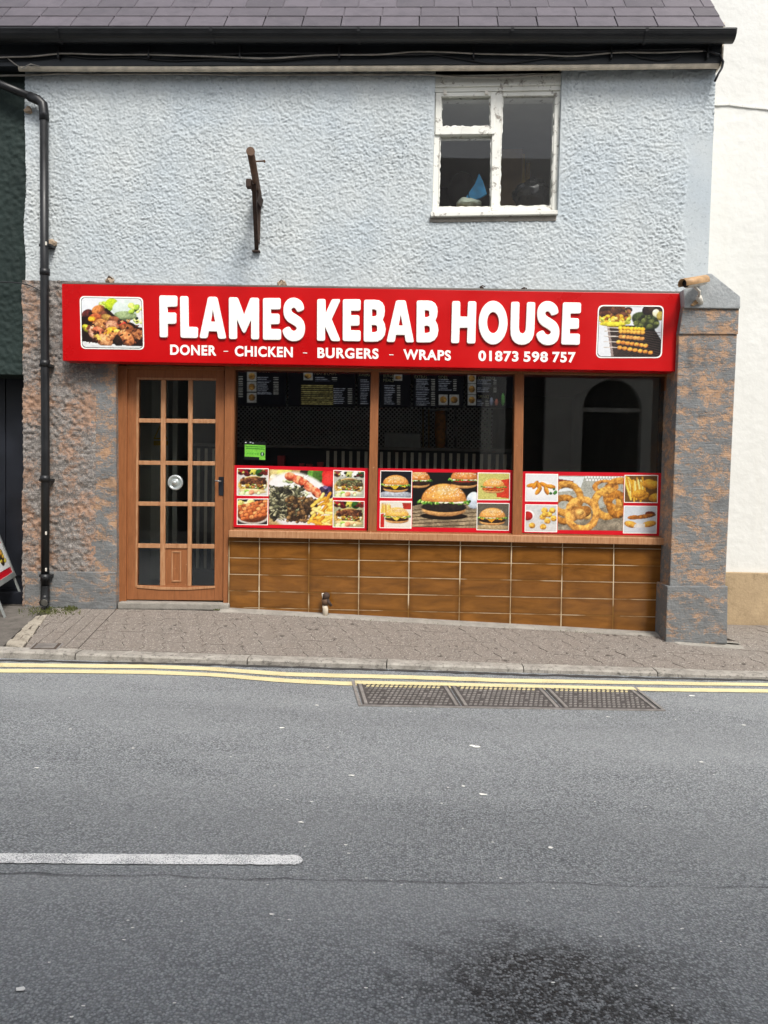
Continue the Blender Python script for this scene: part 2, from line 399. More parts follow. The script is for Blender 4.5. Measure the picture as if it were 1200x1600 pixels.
# ------------------------------------------------------------------ ground surfaces
RA, RB, RC = -0.31, -0.015, -0.02            # road plane z = RA + RB x + RC y
def road_z(x, y): return RA+RB*x+RC*y
def G(px, py, dz=0.0):                        # photo pixel -> point on the road
    d = ray(px, py); t = (RA+dz+RB*CAM[0]+RC*CAM[1]-CAM[2])/(d[2]-RB*d[0]-RC*d[1]); return CAM+d*t
KP = [G(*p) for p in [(0,1030),(100,1030),(340,1037),(600,1045),(800,1052),(1030,1058),(1200,1061)]]
KB, KA = np.polyfit([p[0] for p in KP], [p[1] for p in KP], 1)
def kerb_y(x): return KA+KB*x                 # front face of the kerb
def kerb_up(x): return float(np.interp(x, [-3, 2.5], [.05, .028]))
KW = .135
BX = [-3.4, -2.55, -1.55, -.21, 2.18, 2.9]; BZ = [-.132, -.126, -.113, -.152, -.222, -.262]
def base_z(x): return float(np.interp(x, BX, BZ))
def ktop(x): return road_z(x, kerb_y(x))+kerb_up(x)
def H(x, y):                                  # pavement height
    yk = kerb_y(x)+KW; t = y/yk
    if t < 0: return base_z(x)+.02*y
    return base_z(x)*(1-t)+ktop(x)*t
def Gp(px, py):                               # photo pixel -> point on the pavement
    d = ray(px, py); t = 5.0
    for _ in range(40):
        q = CAM+d*t; t += (H(q[0], q[1])-q[2])/d[2]*.8
    return CAM+d*t
_j = [G(0,1367), G(600,1373), G(1200,1390)]
JOINT_M, JOINT_Y = [float(v) for v in np.polyfit([p[0] for p in _j], [p[1] for p in _j], 1)]
OIL = tuple(G(872, 1552)[:2])

M['grit'] = plain('channel_grit', srgb('3a3836'), .95, var=.4, scale=40)
M['drain'] = plain('rusty_drain_plate', srgb('4a4038'), .8, 0, .3, 30, .3)
M.update(render=m_render(), green=m_green(), pier=m_pier('roughcast_worn_paint', True), worn=m_pier('worn_grey_paint', False), wornp=m_pier('worn_plinth_paint', False, .545, .64),
         white=m_white(), slate=m_slate(), asphalt=m_asphalt(), paver=m_paver(),
         kerb=m_stone('granite_kerb', srgb('78736c'), srgb('a5a097'), 9, 70, .75),
         cement=m_stone('cement', srgb('77736c'), srgb('9b968d'), 6, 70),
         sett=m_stone('pale_stone_sett', srgb('857d70'), srgb('aaa294'), 9, 50, .6),
         tar=m_stone('old_tarmac', srgb('4f4b46'), srgb('6d6862'), 8, 90, .4),
         tan=m_stone('tan_plinth', srgb('8f7c62'), srgb('ab9677'), 4, 30, .3),
         yellow=m_line('yellow_line_paint', srgb('dacd9f'), srgb('94885f'), .66),
         whiteline=m_line('white_line_paint', srgb('ececea'), srgb('8d8f91'), .585),
         tile=m_tile(), grout=m_grout(), wood=m_wood('brown_gloss_paint', srgb('7d4d2c'), srgb('955e38')),
         woodworn=m_wood('worn_brown_paint', srgb('93623e'), srgb('b58a65'), .5), peel=m_peel(),
         glass=m_glass('shop_glass', (.965, .975, .97), 1.25), oldglass=m_glass('old_window_glass', (.95, .96, .955), .5, .004),
         print=m_print(), perf=m_perf(),
         black=plain('black_gloss_plastic', srgb('1b1c1e'), .42, bump=.1), fascia=plain('black_fascia_paint', srgb('25292d'), .5, var=.2, scale=4),
         iron=plain('rusty_iron', srgb('3b2c24'), .75, var=.4, scale=30, bump=.4), rust=plain('rust_brown_tube', srgb('5b4433'), .7, var=.3, scale=25, bump=.4),
         castiron=plain('cast_iron_cover', srgb('85817d'), .6, .15, .3, 20, .3), castlow=plain('cast_iron_recess', srgb('4a4644'), .75, 0, .3, 20, .3),
         red=plain('red_sign_panel', srgb('b40206'), .3, var=.11, scale=1.6, bump=0), redp=plain('red_print', srgb('c01022'), .35, var=.04, bump=0),
         letter=plain('cream_white_letter', srgb('f1f0ea'), .35, var=.02, bump=0), signtop=plain('sign_trim', srgb('6d655f'), .5),
         darkline=plain('dark_border', srgb('3a2224'), .4, bump=0),
         steel=plain('brushed_steel', srgb('9a9c9c'), .3, .8, .15, 20), alu=plain('grey_aluminium', srgb('a3a8a6'), .4, .5, .12, 20),
         navy=plain('dark_navy_paint', srgb('14171f'), .5, var=.3, scale=5), conduit=plain('weathered_white_conduit', srgb('c9beab'), .5, var=.25, scale=12),
         cable=plain('black_cable', srgb('222326'), .5), cablegrey=plain('grey_cable', srgb('918c84'), .6, var=.3, scale=12),
         room=plain('dim_room_wall', srgb('c9ccc2'), .7, var=.08, scale=3), roomdark=plain('dark_room_surface', srgb('77756f'), .6, var=.2),
         floor=plain('shop_floor', srgb('8a8682'), .5), board=plain('menu_board_black', srgb('0e1018'), .4, bump=0),
         menutext=plain('menu_cream_print', srgb('f5ecb8'), .5, bump=0), stripe=plain('cream_stripe', srgb('c4c0ae'), .5, bump=0),
         tan2=plain('tan_board', srgb('8d7350'), .7, var=.2, scale=5), bluebag=plain('blue_plastic', srgb('3aa6e6'), .4, var=.3, scale=10),
         cream=plain('pale_plastic', srgb('b9c3b4'), .5), binbag=plain('black_bin_bag', srgb('15181b'), .22, var=.3, scale=14, bump=.6, bscale=22),
         shade=plain('dark_lampshade', srgb('242020'), .8), brass=plain('brass_tube', srgb('a58a55'), .35, .7, .2, 30),
         camwhite=plain('cream_camera_paint', srgb('cfcabf'), .4, var=.12, scale=20), camtan=plain('weathered_tan_hood', srgb('a8865f'), .5, var=.25, scale=25),
         concrete=m_stone('coping_concrete', srgb('7d8081'), srgb('a2a6a7'), 6, 45), moss=plain('moss', srgb('4d5226'), .9, var=.4, scale=40),
         opp=plain('pale_stone_front', srgb('b7b4ac'), .8, var=.08, scale=2), oppdark=plain('dark_shopfront', srgb('2b2927'), .6),
         kebab=plain('roasted_kebab', srgb('d08a3c'), .5, var=.4, scale=26, bump=.6, bscale=40), steeldoor=plain('red_box', srgb('9c2a2e'), .5),
         mortar=m_stone('broken_mortar', srgb('8a7c6c'), srgb('b09a83'), 20, 80), clearglass=plain('clear_knob', srgb('c4cac8'), .12, .6, .1, 30, 0))

gsheet = MB(); gsheet.add([(-300,-300,-.75),(300,-300,-.75),(300,300,-.75),(-300,300,-.75)], [(0,1,2,3)])
tag(gsheet.build('ground', M['tar']), kind='structure')

# road: one fine sheet with the shallow unevenness of old asphalt
nx, ny = 220, 90
xs = np.concatenate([np.linspace(-14, -3.4, 20), np.linspace(-3.3, 3.3, nx), np.linspace(3.4, 14, 20)])
V = []; 
for j in range(ny+1):
    for x in xs:
        y0 = kerb_y(x)+.02; y = y0+(-6.45-y0)*j/ny
        V.append((x, y, road_z(x, y)+.004*(fbm(x*1.1, y*1.1, 3, 4)-.5)))
n = len(xs); Fc = [(j*n+i, (j+1)*n+i, (j+1)*n+i+1, j*n+i+1) for j in range(ny) for i in range(n-1)]
mb = MB(); mb.add(V, Fc); tag(mb.build('road', M['asphalt'], smooth=True), kind='structure')
def ground_z(x, y): return road_z(x, y)+.004*(float(fbm(x*1.1, y*1.1, 3, 4))-.5)

def ribbon(name, top, bot, mat, dz=.004, kind='structure', seg=10, jag=.004):
    # strip between two photo-pixel polylines on the road, cut into short pieces
    a = np.array(top, float); b = np.array(bot, float)
    X = np.linspace(a[0,0], a[-1,0], seg*(len(a)-1)+1); vs = []
    for i, x in enumerate(X):
        for q in (a, b):
            p = G(x, np.interp(x, q[:,0], q[:,1]))
            y = p[1]+jag*(rng.random()-.5)*2
            vs.append((p[0], y, ground_z(p[0], y)+dz))
    m = MB(); m.add(vs, [(2*i, 2*i+1, 2*i+3, 2*i+2) for i in range(len(X)-1)])
    return tag(m.build(name, mat), kind=kind)
T1 = [(-900,1014),(0,1036.7),(233,1039.5),(333,1043),(440,1051),(540,1054),(640,1056),(700,1058),(800,1061),(1000,1065),(1200,1068),(2400,1088)]
B1 = [(-900,1020),(0,1042.8),(233,1045),(333,1049),(440,1057),(540,1060),(640,1062),(700,1064.2),(800,1067),(1000,1070),(1200,1073),(2400,1093)]
T2 = [(-900,1023),(0,1045.8),(233,1048.3),(333,1052.3),(440,1061),(540,1066),(640,1066.5),(700,1070),(800,1071.5),(1000,1075),(1200,1077.6),(2400,1103)]
B2 = [(-900,1029),(0,1051.3),(233,1054),(333,1058),(440,1067),(540,1072),(640,1073),(700,1076),(800,1077.7),(1000,1080.4),(1200,1083),(2400,1109)]
ribbon('yellow_line', T1, B1, M['yellow'], seg=14)
ribbon('yellow_line', T2, B2, M['yellow'], seg=14)
# worn white centre dash with a rounded end
vs = []
tp = [(-250,1330),(0,1335),(200,1336),(460,1337.5),(466,1339),(471,1342),(473,1345)]
bt = [(-250,1347),(0,1350),(200,1351.5),(460,1352.5),(466,1351.5),(471,1349),(473,1345.5)]
a_, b_ = np.array(tp), np.array(bt); Xl = np.concatenate([np.linspace(-250, 455, 90), [460, 463, 466, 469, 471, 473]])
m = MB(); vs = []
for x in Xl:
    for q in (a_, b_):
        p = G(x, np.interp(x, q[:,0], q[:,1])); y = p[1]+.004*(rng.random()-.5); vs.append((p[0], y, ground_z(p[0], y)+.004))
m.add(vs, [(2*i, 2*i+1, 2*i+3, 2*i+2) for i in range(len(Xl)-1)])
tag(m.build('white_line', M['whiteline']), kind='structure')

# flattened gum and paint flecks stuck to the road
m = MB()
def fleck(px, py, w, d):
    p = G(px, py); k = 9; a0 = rng.random()*6; vs = []
    for i in range(k):
        a = 2*math.pi*i/k; rr = .6+.7*rng.random()
        x, y = p[0]+w*rr*math.cos(a), p[1]+d*rr*math.sin(a); vs.append((x, y, ground_z(x, y)+.0045))
    m.add(vs, [tuple(range(k))])
for px, py, w in [(745,1168,.042),(737,1166,.03),(755,1243,.032),(724,1230,.018),(550,1213,.022),(487,1254,.016),(440,1138,.026),(470,1286,.022),(495,1103,.022),
                  (1095,1192,.02),(1163,1134,.022),(1082,1088,.04),(950,1121,.02),(425,1430,.014),(58,1201,.02),(208,1170,.016),(32,1548,.022),(1050,1574,.008),
                  (782,1374,.01),(860,1326,.022),(690,1257,.012),(540,1322,.012),(770,1318,.012),(545,1335,.01),(700,1232,.01),(200,1440,.008),(110,1140,.014)]:
    fleck(px, py, w*.55, w*.38)
for _ in range(90):
    fleck(rng.uniform(-50, 1250), 1090+510*rng.random()**1.5, .002+.004*rng.random(), .003)
tag(m.build('road_fleck', M['letter']), kind='stuff')

# grit and silt lying in the channel at the foot of the kerb
T0 = [(-900,1015),(0,1031),(340,1038),(600,1046),(800,1053),(1030,1059),(1200,1062),(2400,1085)]
ribbon('channel_grit', T0, [(a, b+2.6) for a, b in T0], M['grit'], dz=.003, kind='stuff', seg=40, jag=.016)
# ------------------------------------------------------------------ kerb
kerb = MB()
xk = np.linspace(-9, 9, 40); vs = []
for x in xk:
    y = kerb_y(x); vs += [(x, y+.02, road_z(x, y)-.25), (x, y+.02, road_z(x, y)-.03), (x, y+KW, road_z(x, y)-.03), (x, y+KW, road_z(x, y)-.25)]
kerb.add(vs, [(4*i+k, 4*i+(k+1)%4, 4*i+4+(k+1)%4, 4*i+4+k) for i in range(len(xk)-1) for k in range(4)])
kerb = tag(kerb.build('kerb', M['cement']), kind='structure')
joints = [G(x, y)[0] for x, y in [(-170,1020),(-20,1020),(133,1024),(395,1030),(605,1038),(815,1046),(1022,1053),(1230,1056)]]
joints = [joints[0]-.95*k for k in range(5, 0, -1)]+joints+[joints[-1]+.9*k for k in range(1, 7)]
for a, b in zip(joints[:-1], joints[1:]):
    a += .004; b -= .004; k = 7; m = MB(); vs = []; jz = .004*(rng.random()-.5)
    prof = [(0.0, -.10), (.0, -.012), (.012, 0.0), (.06, .002), (KW-.004, 0.0), (KW-.004, -.10)]
    for i in range(k+1):
        x = a+(b-a)*i/k; y = kerb_y(x)+.005*(rng.random()-.5)*(0 < i < k); z = road_z(x, kerb_y(x))+kerb_up(x)+jz
        for q, (dy, dz) in enumerate(prof): vs.append((x, y+dy+(.004*(rng.random()-.5) if q in (1, 2) else 0), z+dz+.0025*(rng.random()-.5)))
    L = len(prof)
    m.add(vs, [(i*L+q, (i+1)*L+q, (i+1)*L+q+1, i*L+q+1) for i in range(k) for q in range(L-1)]+[tuple(range(L)), tuple(k*L+q for q in range(L-1, -1, -1))])
    m.build('kerb_stone', M['kerb'], kerb)

# ------------------------------------------------------------------ pavement
def Hb(x, y): return H(x, y)-.012
m = MB(); xs = np.linspace(-9, 9, 70); vs = []
for x in xs:
    for j in range(8):
        y = (kerb_y(x)+KW-.003)*(1-j/5) if j <= 5 else [.6, 1.6][j-6]
        vs.append((x, y, Hb(x, y)))
m.add(vs, [(i*8+j, (i+1)*8+j, (i+1)*8+j+1, i*8+j+1) for i in range(len(xs)-1) for j in range(7)])
pave = tag(m.build('pavement', plain('joint_dirt', srgb('3f3a34'), .95, var=.3, scale=30)), kind='structure')

def clip(poly, A, B, C):                      # keep A x + B y + C >= 0
    out = []
    for i in range(len(poly)):
        p, q = poly[i], poly[(i+1)%len(poly)]; dp = A*p[0]+B*p[1]+C; dq = A*q[0]+B*q[1]+C
        if dp >= 0: out.append(p)
        if dp*dq < 0: t = dp/(dp-dq); out.append((p[0]+(q[0]-p[0])*t, p[1]+(q[1]-p[1])*t))
    return out
def half(p, q, inside):                       # half plane through p, q that contains inside
    A, B = q[1]-p[1], p[0]-q[0]; C = -(A*p[0]+B*p[1]); n = math.hypot(A, B)
    s = 1 if A*inside[0]+B*inside[1]+C > 0 else -1; return (s*A/n, s*B/n, s*C/n)
def area(p): return abs(sum(p[i][0]*p[(i+1)%len(p)][1]-p[(i+1)%len(p)][0]*p[i][1] for i in range(len(p))))/2
SL = [Gp(118,1018), Gp(183,951)]              # where the rectangular blocks end and the wavy ones start
ST = [Gp(36.5,1013), Gp(74,961)]              # right side of the stone strip
STL = [Gp(7.5,1008), Gp(56,963)]
RIGHT = (1.0, -.7)
h_kerb = (KB*-1, 1.0, -(KA+KW+.002))          # y >= kerb back edge
h_wall = (0, -1.0, -.045)                     # y <= -0.045
def out_h(h, d): return (h[0], h[1], h[2]-d)
small = MB(); cands = []
def lay(poly, name='paver', tilt=.0):
    if len(poly) < 3 or area(poly) < .0004: return
    cands.append((poly, name))
bw, bd = .148, .215                           # S-sided interlocking block
def wavy(x0, y0, w, d):
    k = 11; pts = []
    S = lambda t: .024*math.sin(2*math.pi*t)
    for i in range(k): t = i/(k-1); pts.append((x0+S(t)+.0019, y0+.0012+(d-.0024)*t))
    for i in range(k): t = 1-i/(k-1); pts.append((x0+w+S(t)-.0019, y0+.0012+(d-.0024)*t))
    return pts
hs = half(SL[0], SL[1], RIGHT)
for r in range(-1, 12):
    for c in range(-22, 46):
        p = wavy(c*bw+(r % 2)*bw*.5, -1.62+r*bd-.006, bw, bd)
        x0 = p[0][0]
        if x0 < -2.9 or x0 > 6.2: continue
        ys = -1.62+r*bd
        if x0 > 2.62:
            if ys > .70: continue
            hw = (0, -1.0, .69)
        else:
            if ys > 0: continue
            hw = h_wall
        p = clip(p, *h_kerb); p = clip(p, *hw) if p else p; p = clip(p, *out_h(hs, .004)) if p else p
        if p: lay(p)
# rectangular blocks between the stone strip and the wavy ones
hl = half(ST[0], ST[1], RIGHT); ho = (-hs[0], -hs[1], -hs[2])
e1 = np.array(SL[1][:2])-np.array(SL[0][:2]); e1 /= np.linalg.norm(e1); e2 = np.array([e1[1], -e1[0]])
if e2[0] < 0: e2 = -e2
org = np.array(SL[0][:2])
for i in range(-3, 9):
    for j in range(-9, 2):
        L, Wd = .205, .104
        o = org+e1*(i*L+(j % 2)*L*.5)+e2*(j*Wd)
        q = [o+e1*.002+e2*.002, o+e1*(L-.002)+e2*.002, o+e1*(L-.002)+e2*(Wd-.002), o+e1*.002+e2*(Wd-.002)]
        q = [tuple(v) for v in q]
        for h in (h_kerb, (0, -1, -.06), out_h(ho, .004), out_h(hl, .006)): q = clip(q, *h) if q else q
        if q: lay(q, 'block_paver')
cx = lambda p: sum(v[0] for v in p)/len(p)
def key(c): p = c[0]; y = sum(v[1] for v in p)/len(p); vis = abs(cx(p)) < 3.0; return -(area(p)*(1 if vis else .01)/((y+6.6)**2))
cands.sort(key=key)
for i, (p, nm) in enumerate(cands):
    j = .0016*(rng.random()-.5)+(.002 if i % 9 == 0 else 0); sx, sy = .012*(rng.random()-.5), .02*(rng.random()-.5)
    x0, y0 = p[0]
    zt = lambda x, y: H(x, y)+j+sx*(x-x0)+sy*(y-y0)
    if i < 290: MB().flat(p, zt, .03).build(nm, M['paver'], pave)
    else: small.flat(p, zt, .03)
tag(small.build('paver_remainder', M['paver'], pave), kind='stuff')
# tarmac left of the strip, the strip's setts, the cement fillet along the wall
q = [(-9, kerb_y(-9)+KW+.003), tuple(STL[0][:2]), tuple(STL[1][:2]), (STL[1][0]-.02, -.02), (-9, -.02)]
lt = half(STL[0], STL[1], (-5, -1))
gridp = MB(); xs = np.linspace(-9, STL[1][0]+.5, 60); 
for a, b in zip(xs[:-1], xs[1:]):
    for k in range(8):
        f0, f1 = k/8, (k+1)/8
        pp = [(a, (kerb_y(a)+KW+.003)*(1-f0)), (b, (kerb_y(b)+KW+.003)*(1-f0)), (b, (kerb_y(b)+KW+.003)*(1-f1)), (a, (kerb_y(a)+KW+.003)*(1-f1))]
        pp = clip(pp, *out_h(lt, .006))
        if len(pp) > 2: gridp.flat(pp, lambda x, y: H(x, y)-.001+.006*(float(fbm(x*4, y*4, 2, 8))-.5), .01)
gridp.build('tarmac_patch', M['tar'], pave)
n = 6
for i in range(n):
    for s in range(2 if i % 2 else 1):
        t0, t1 = i/n+.006, (i+1)/n-.006; w0, w1 = (s*.5+.01, s*.5+.49) if i % 2 else (.02, .98)
        L = lambda t, w: (np.array(STL[0])*(1-t)+np.array(STL[1])*t)*(1-w)+(np.array(ST[0])*(1-t)+np.array(ST[1])*t)*w
        ring = [L(t0, w0), L(t0, (w0+w1)/2), L(t0, w1), L((t0+t1)/2, w1), L(t1, w1), L(t1, (w0+w1)/2), L(t1, w0), L((t0+t1)/2, w0)]
        ring = [(p[0]+.012*(rng.random()-.5), p[1]+.02*(rng.random()-.5)) for p in ring]
        MB().flat(ring, lambda x, y: H(x, y)+.004+.003*float(vn(x*9, y*9)), .03).build('sett', M['sett'], pave, bevel=.006)
gm = MB()
for k in range(110):                          # gum spots and grit on the pavers
    x = rng.uniform(-2.3, 3.2); f = rng.random()**1.6 if k % 2 else rng.random(); yk = kerb_y(x)+KW
    y = -.10+(yk+.12)*f; r = rng.uniform(.004, .014) if k % 3 else rng.uniform(.012, .02); n_ = 8
    if x > 2.1 and y > -.34: continue
    vs = [(x+r*(.6+.6*rng.random())*math.cos(2*math.pi*i/n_), y+r*(.6+.6*rng.random())*math.sin(2*math.pi*i/n_)) for i in range(n_)]
    gm.add([(a, b, H(a, b)+.0045) for a, b in vs], [tuple(range(n_))])
tag(gm.build('gum_spot', plain('dark_gum', srgb('625b54'), .9, var=.3, scale=30), pave), kind='stuff')
xsf = np.linspace(-1.62, 2.72, 50); m = MB(); vs = []
for x in xsf:
    wv = .085+.03*float(fbm(x*3, 1, 3)); 
    b = -.24 if x > 2.16 else .04
    if x > 2.16: wv = .24+.07
    vs += [(x, b+.01, base_z(x)+.012), (x, -wv*.5, base_z(x)+.008), (x, -wv, H(x, -wv)+.0015), (x, -wv, H(x, -wv)-.02)]
m.add(vs, [(4*i+k, 4*i+4+k, 4*i+5+k, 4*i+1+k) for i in range(len(xsf)-1) for k in range(3)])
m.build('cement_fillet', M['cement'], pave)
# ------------------------------------------------------------------ the takeaway building
house = thing('takeaway_building', (0, .1, -.15), 'pale grey roughcast takeaway building with purple slate roof, brown door and wood-look tiled stall riser', 'building')
XL = P(39, 600, 0)[0]; XR = 2.42
wx0, wx1 = P(680, 140, 0)[0], P(877, 140, 0)[0]; wz0 = P(775, 336, 0)[2]; ZT = 4.50
Zs = P(60, 441, 0)[2]                         # colour change at the sign's top, left of the sign
keep = lambda X, Z: ~((X > wx0) & (X < wx1) & (Z > wz0))
px1070, z210, z450 = P(1070, 300, 0)[0], P(1090, 210, 0)[2], P(1090, 450, 0)[2]
def smask(X, Z):
    e = px1070+.05*(fbm(X*9, Z*9, 3, 2)-.5)*2
    patch = sstep(-.03, .03, X-e)*(1-sstep(-.05, .05, Z-z210+.08*(fbm(X*6, Z*6, 3, 6)-.5)))
    lower = .65+.35*sstep(2.62, 3.0, Z+.25*(fbm(X*2, Z*2, 3, 13)-.5))
    win = sstep(0, .05, np.maximum(np.maximum(wx0-X, X-wx1), wz0-Z))
    return (1-.93*patch)*lower*(.25+.75*win)
rough_wall('upper_wall', XL, XR, 2.30, ZT, 0.0, M['render'], house, amp=.0105, seed=1, fr=66, res=.0068, keep=keep, smoothmask=smask,
           edge=lambda X, Z: np.where(X < XL+.011, X+.03*(fbm(Z*3, Z*0+2, 3, 5)-.5), X))
m = MB(); m.box(XL+.02, wx0, .01, .25, 2.3, ZT).box(wx1, XR-.002, .01, .25, 2.3, ZT).box(wx0, wx1, .01, .25, 2.3, wz0)
m.build('wall_core', M['render'], house)
# left pier: rough strip, smooth painted margin, plinth
pm = lambda X, Z: .5+.5*sstep(0, .06, P(150, 700, 0)[0]-X)
rough_wall('pier', XL-.01, P(151, 700, 0)[0], -.3, Zs+.01, -.012, M['pier'], house, amp=.020, res=.0115, seed=40, smoothmask=pm,
           edge=lambda X, Z: np.where(X < XL+.005, X+.05*(fbm(Z*3.5, Z*0+4, 3, 7)-.5), X))
m = MB(); m.slab([(42,430),(181,430),(184,955),(42,955)], .012, .25); m.build('pier_core', M['pier'], house)
m = MB(); m.slab([(143,560),(180.5,560),(182.5,954),(139,954)], -.014, .011); m.build('pier_margin', M['worn'], house, bevel=.004)
slab('pier_plinth', [(39,893),(180.5,894),(181,952),(38,954)], -.034, .008, M['wornp'], house, .006)
# right buttress with its plinth, necking and cap
bt = MB(); bt.slab([(1061,520),(1152,520),(1133,926),(1046,926)], -.22, .25); bt = bt.build('buttress', M['worn'], house, bevel=.008)
slab('necking', [(1068,478),(1155,478),(1153.5,522),(1061,522)], -.232, .24, M['worn'], bt, .006)
slab('plinth', [(1043,916),(1137.5,916),(1136.5,1006),(1040,1006)], -.25, .245, M['wornp'], bt, .009)
slab('cap_stone', [(1068,452),(1106,427),(1112,427),(1157,463),(1157,482),(1070,481)], -.25, .22, M['concrete'], bt, .008)
m = MB(); m.slab([(1052,574),(1062,574),(1049,1000),(1040,1000)], -.05, .26); m.build('buttress_return', M['worn'], house, bevel=.004)
# mortar lumps left from old fixings
def lump(px, py, r, mat, y=-.02, nm='mortar_lump'):
    bm = bmesh.new(); bmesh.ops.create_icosphere(bm, subdivisions=2, radius=1)
    p = P(px, py, y); b = base_of(house)
    for v in bm.verts:
        k = .6+.8*float(vn(v.co.x*2+px, v.co.z*2+v.co.y, 3)); v.co = Vector((v.co.x*r*k*1.2, v.co.y*.022*k, v.co.z*r*k))+Vector(p-b)
    me = bpy.data.meshes.new(nm); bm.to_mesh(me); bm.free(); return link(nm, me, house, mat)
lump(82, 380, .032, M['mortar']); lump(44, 172, .028, M['mortar'])

# eaves
xe = P(1127, 85, -.10)[0]
zf0, zf1 = P(600, 101, -.10)[2], P(600, 52, -.10)[2]
m = MB(); m.slab([(-400,40),(1127,36),(1127,99.5),(-400,105)], -.10, -.005); m.build('fascia_board', M['fascia'], house, bevel=.003)
m = MB(); m.box(xe, xe+.012, -.115, .2, zf0+.005, zf1+.08); m.build('verge_board', M['conduit'], house)
gz = P(600, 57, -.22)[2]; xg = P(1146, 57, -.24)[0]
pr = [(-.22+.072*math.cos(a), gz+.03+.078*math.sin(a)) for a in np.linspace(math.pi, 2*math.pi, 13)]
pr2 = [(-.22+.064*math.cos(a), gz+.03+.070*math.sin(a)) for a in np.linspace(2*math.pi, math.pi, 13)]
pr = [(-.297, gz+.03), (-.297, gz+.018)]+pr[0:]+pr2
m = MB(); n = len(pr); gx = [-5.5, xg]
m.add([(x, y, z) for x in gx for y, z in pr], [(i, (i+1)%n, n+(i+1)%n, n+i) for i in range(n)])
endp = pr[2:15]; k = len(endp)
m.add([(xg, y, z) for y, z in endp]+[(xg+.008, y, z) for y, z in endp], [tuple(range(k)), tuple(range(2*k-1, k-1, -1))]+[(i, k+i, k+(i+1)%k, (i+1)%k) for i in range(k)])
gut = m.build('gutter', M['black'], house, smooth=False)
for px in (90, 330, 560, 800, 1010):
    x = P(px, 57, -.28)[0]; mm = MB()
    mm.add([(x+dx, y, z) for dx in (-.012, .012) for y, z in [(-.22+.082*math.cos(a), gz+.03+.086*math.sin(a)) for a in np.linspace(math.pi*1.02, 1.98*math.pi, 11)]], [(i, i+1, 12+i, 11+i) for i in range(10)])
    mm.build('gutter_bracket', M['black'], gut)
m = MB(); m.box(-5.5, xe, -.16, .1, gz-.005, gz+.012); m.build('soffit', M['fascia'], house)
# roof: deck with individual slates
PITCH = math.radians(50); yr0, zr0 = -.235, gz+.028
def roof_s(py):
    s = 0.0
    for _ in range(60):
        y, z = yr0+s*math.cos(PITCH), zr0+s*math.sin(PITCH); s += (z-P(600, py, y)[2])*-1.2*.9
    return s
rows = [roof_s(v) for v in (43, 27.2, 13.2, -1.5, -16)]
xr = P(1138, 41, yr0)[0]
m = MB(); ly = 3.6
dn = np.array([math.sin(PITCH), -math.cos(PITCH)])*-.02
pts = [(yr0+.03, zr0+.0), (yr0+ly*math.cos(PITCH), zr0+ly*math.sin(PITCH)), (yr0+2*ly*math.cos(PITCH), zr0)]
m.add([(x, y+.02, z-.03) for x in (-5.5, xr-.01) for y, z in pts], [(0,1,2),(5,4,3),(0,3,4,1),(1,4,5,2),(2,5,3,0)])
roof = m.build('roof', M['fascia'], house)
SW = .318
hb = base_of(house)
slate_me = {}
def slate_mesh(w):
    k = round(w, 3)
    if k not in slate_me:
        me = bpy.data.meshes.new('slate'); L = .40; T = .005; c = .003
        v = [(0+random.uniform(-1,1)*.002,random.uniform(0,.004),0),(w*.5,random.uniform(-.003,.003),0),(w,random.uniform(0,.004),0),(w,L,0),(0,L,0)]
        vs = v+[(x+(c if x < w*.4 else -c if x > w*.6 else 0), y+(c if y < L/2 else 0), T) for x, y, _ in v]
        me.from_pydata(vs, [], [(4,3,2,1,0),(5,6,7,8,9)]+[(i,(i+1)%5,5+(i+1)%5,5+i) for i in range(5)])
        me.materials.append(M['slate']); slate_me[k] = me
    return slate_me[k]
tiltm = Matrix.Rotation(PITCH-.03, 4, 'X')
for r, s in enumerate(rows):
    x = -4.3+(SW/2 if r % 2 else 0)
    offs = P([105, 47, 8, 60, 30][r]/1.0+0, 40, yr0)[0]; x = offs-SW*math.ceil((offs+4.2)/SW)
    if r < 3:
        pass
    while x < xr-.03:
        w = SW
        if x+w > xr: w = xr-x
        if w > .04:
            o = bpy.data.objects.new('slate', slate_mesh(w-.006)); COL.objects.link(o); o.parent = roof
            dz = .007+.001*rng.random()
            p = Vector((x+.003, yr0+s*math.cos(PITCH)-dz*math.sin(PITCH), zr0+s*math.sin(PITCH)+dz*math.cos(PITCH)))-Vector(hb)
            o.matrix_local = Matrix.Translation(p) @ tiltm @ Matrix.Rotation(random.uniform(-.004, .004), 4, 'Z')
        x += w
# rest of the roof slope, beyond the frame's top edge
s0 = rows[-1]+.2; m = MB()
m.add([(x, yr0+s*math.cos(PITCH)-.012*math.sin(PITCH), zr0+s*math.sin(PITCH)+.012*math.cos(PITCH)) for x in (-5.5, xr) for s in (s0, ly+.02)], [(0,2,3,1)])
m.build('upper_roof_slope', M['slate'], house)

# shell of the building: side and rear walls, floors, ceilings
m = MB(); m.box(-3.25, -2.62, .26, 5, -.6, 4.6).box(2.30, 2.415, .26, 5, -.6, 4.6).box(-2.62, 2.30, 4.8, 5, -.6, 4.6)
m.build('side_wall', M['room'], house)
m = MB(); m.box(-2.62, 2.30, .20, 4.8, -.3, -.10); m.build('shop_floor', M['floor'], house)
m = MB(); m.box(-2.62, 2.30, .26, 4.8, 2.28, 2.50); m.build('shop_ceiling', M['roomdark'], house)
m = MB(); m.box(-2.62, 2.30, .26, 4.8, 4.45, 4.55); m.build('upper_ceiling', M['room'], house)
m = MB(); m.box(-2.62, 2.30, 2.6, 2.7, 2.5, 4.45).box(-.6, -.5, .26, 2.6, 2.5, 4.45); m.build('upper_room_wall', M['roomdark'], house)

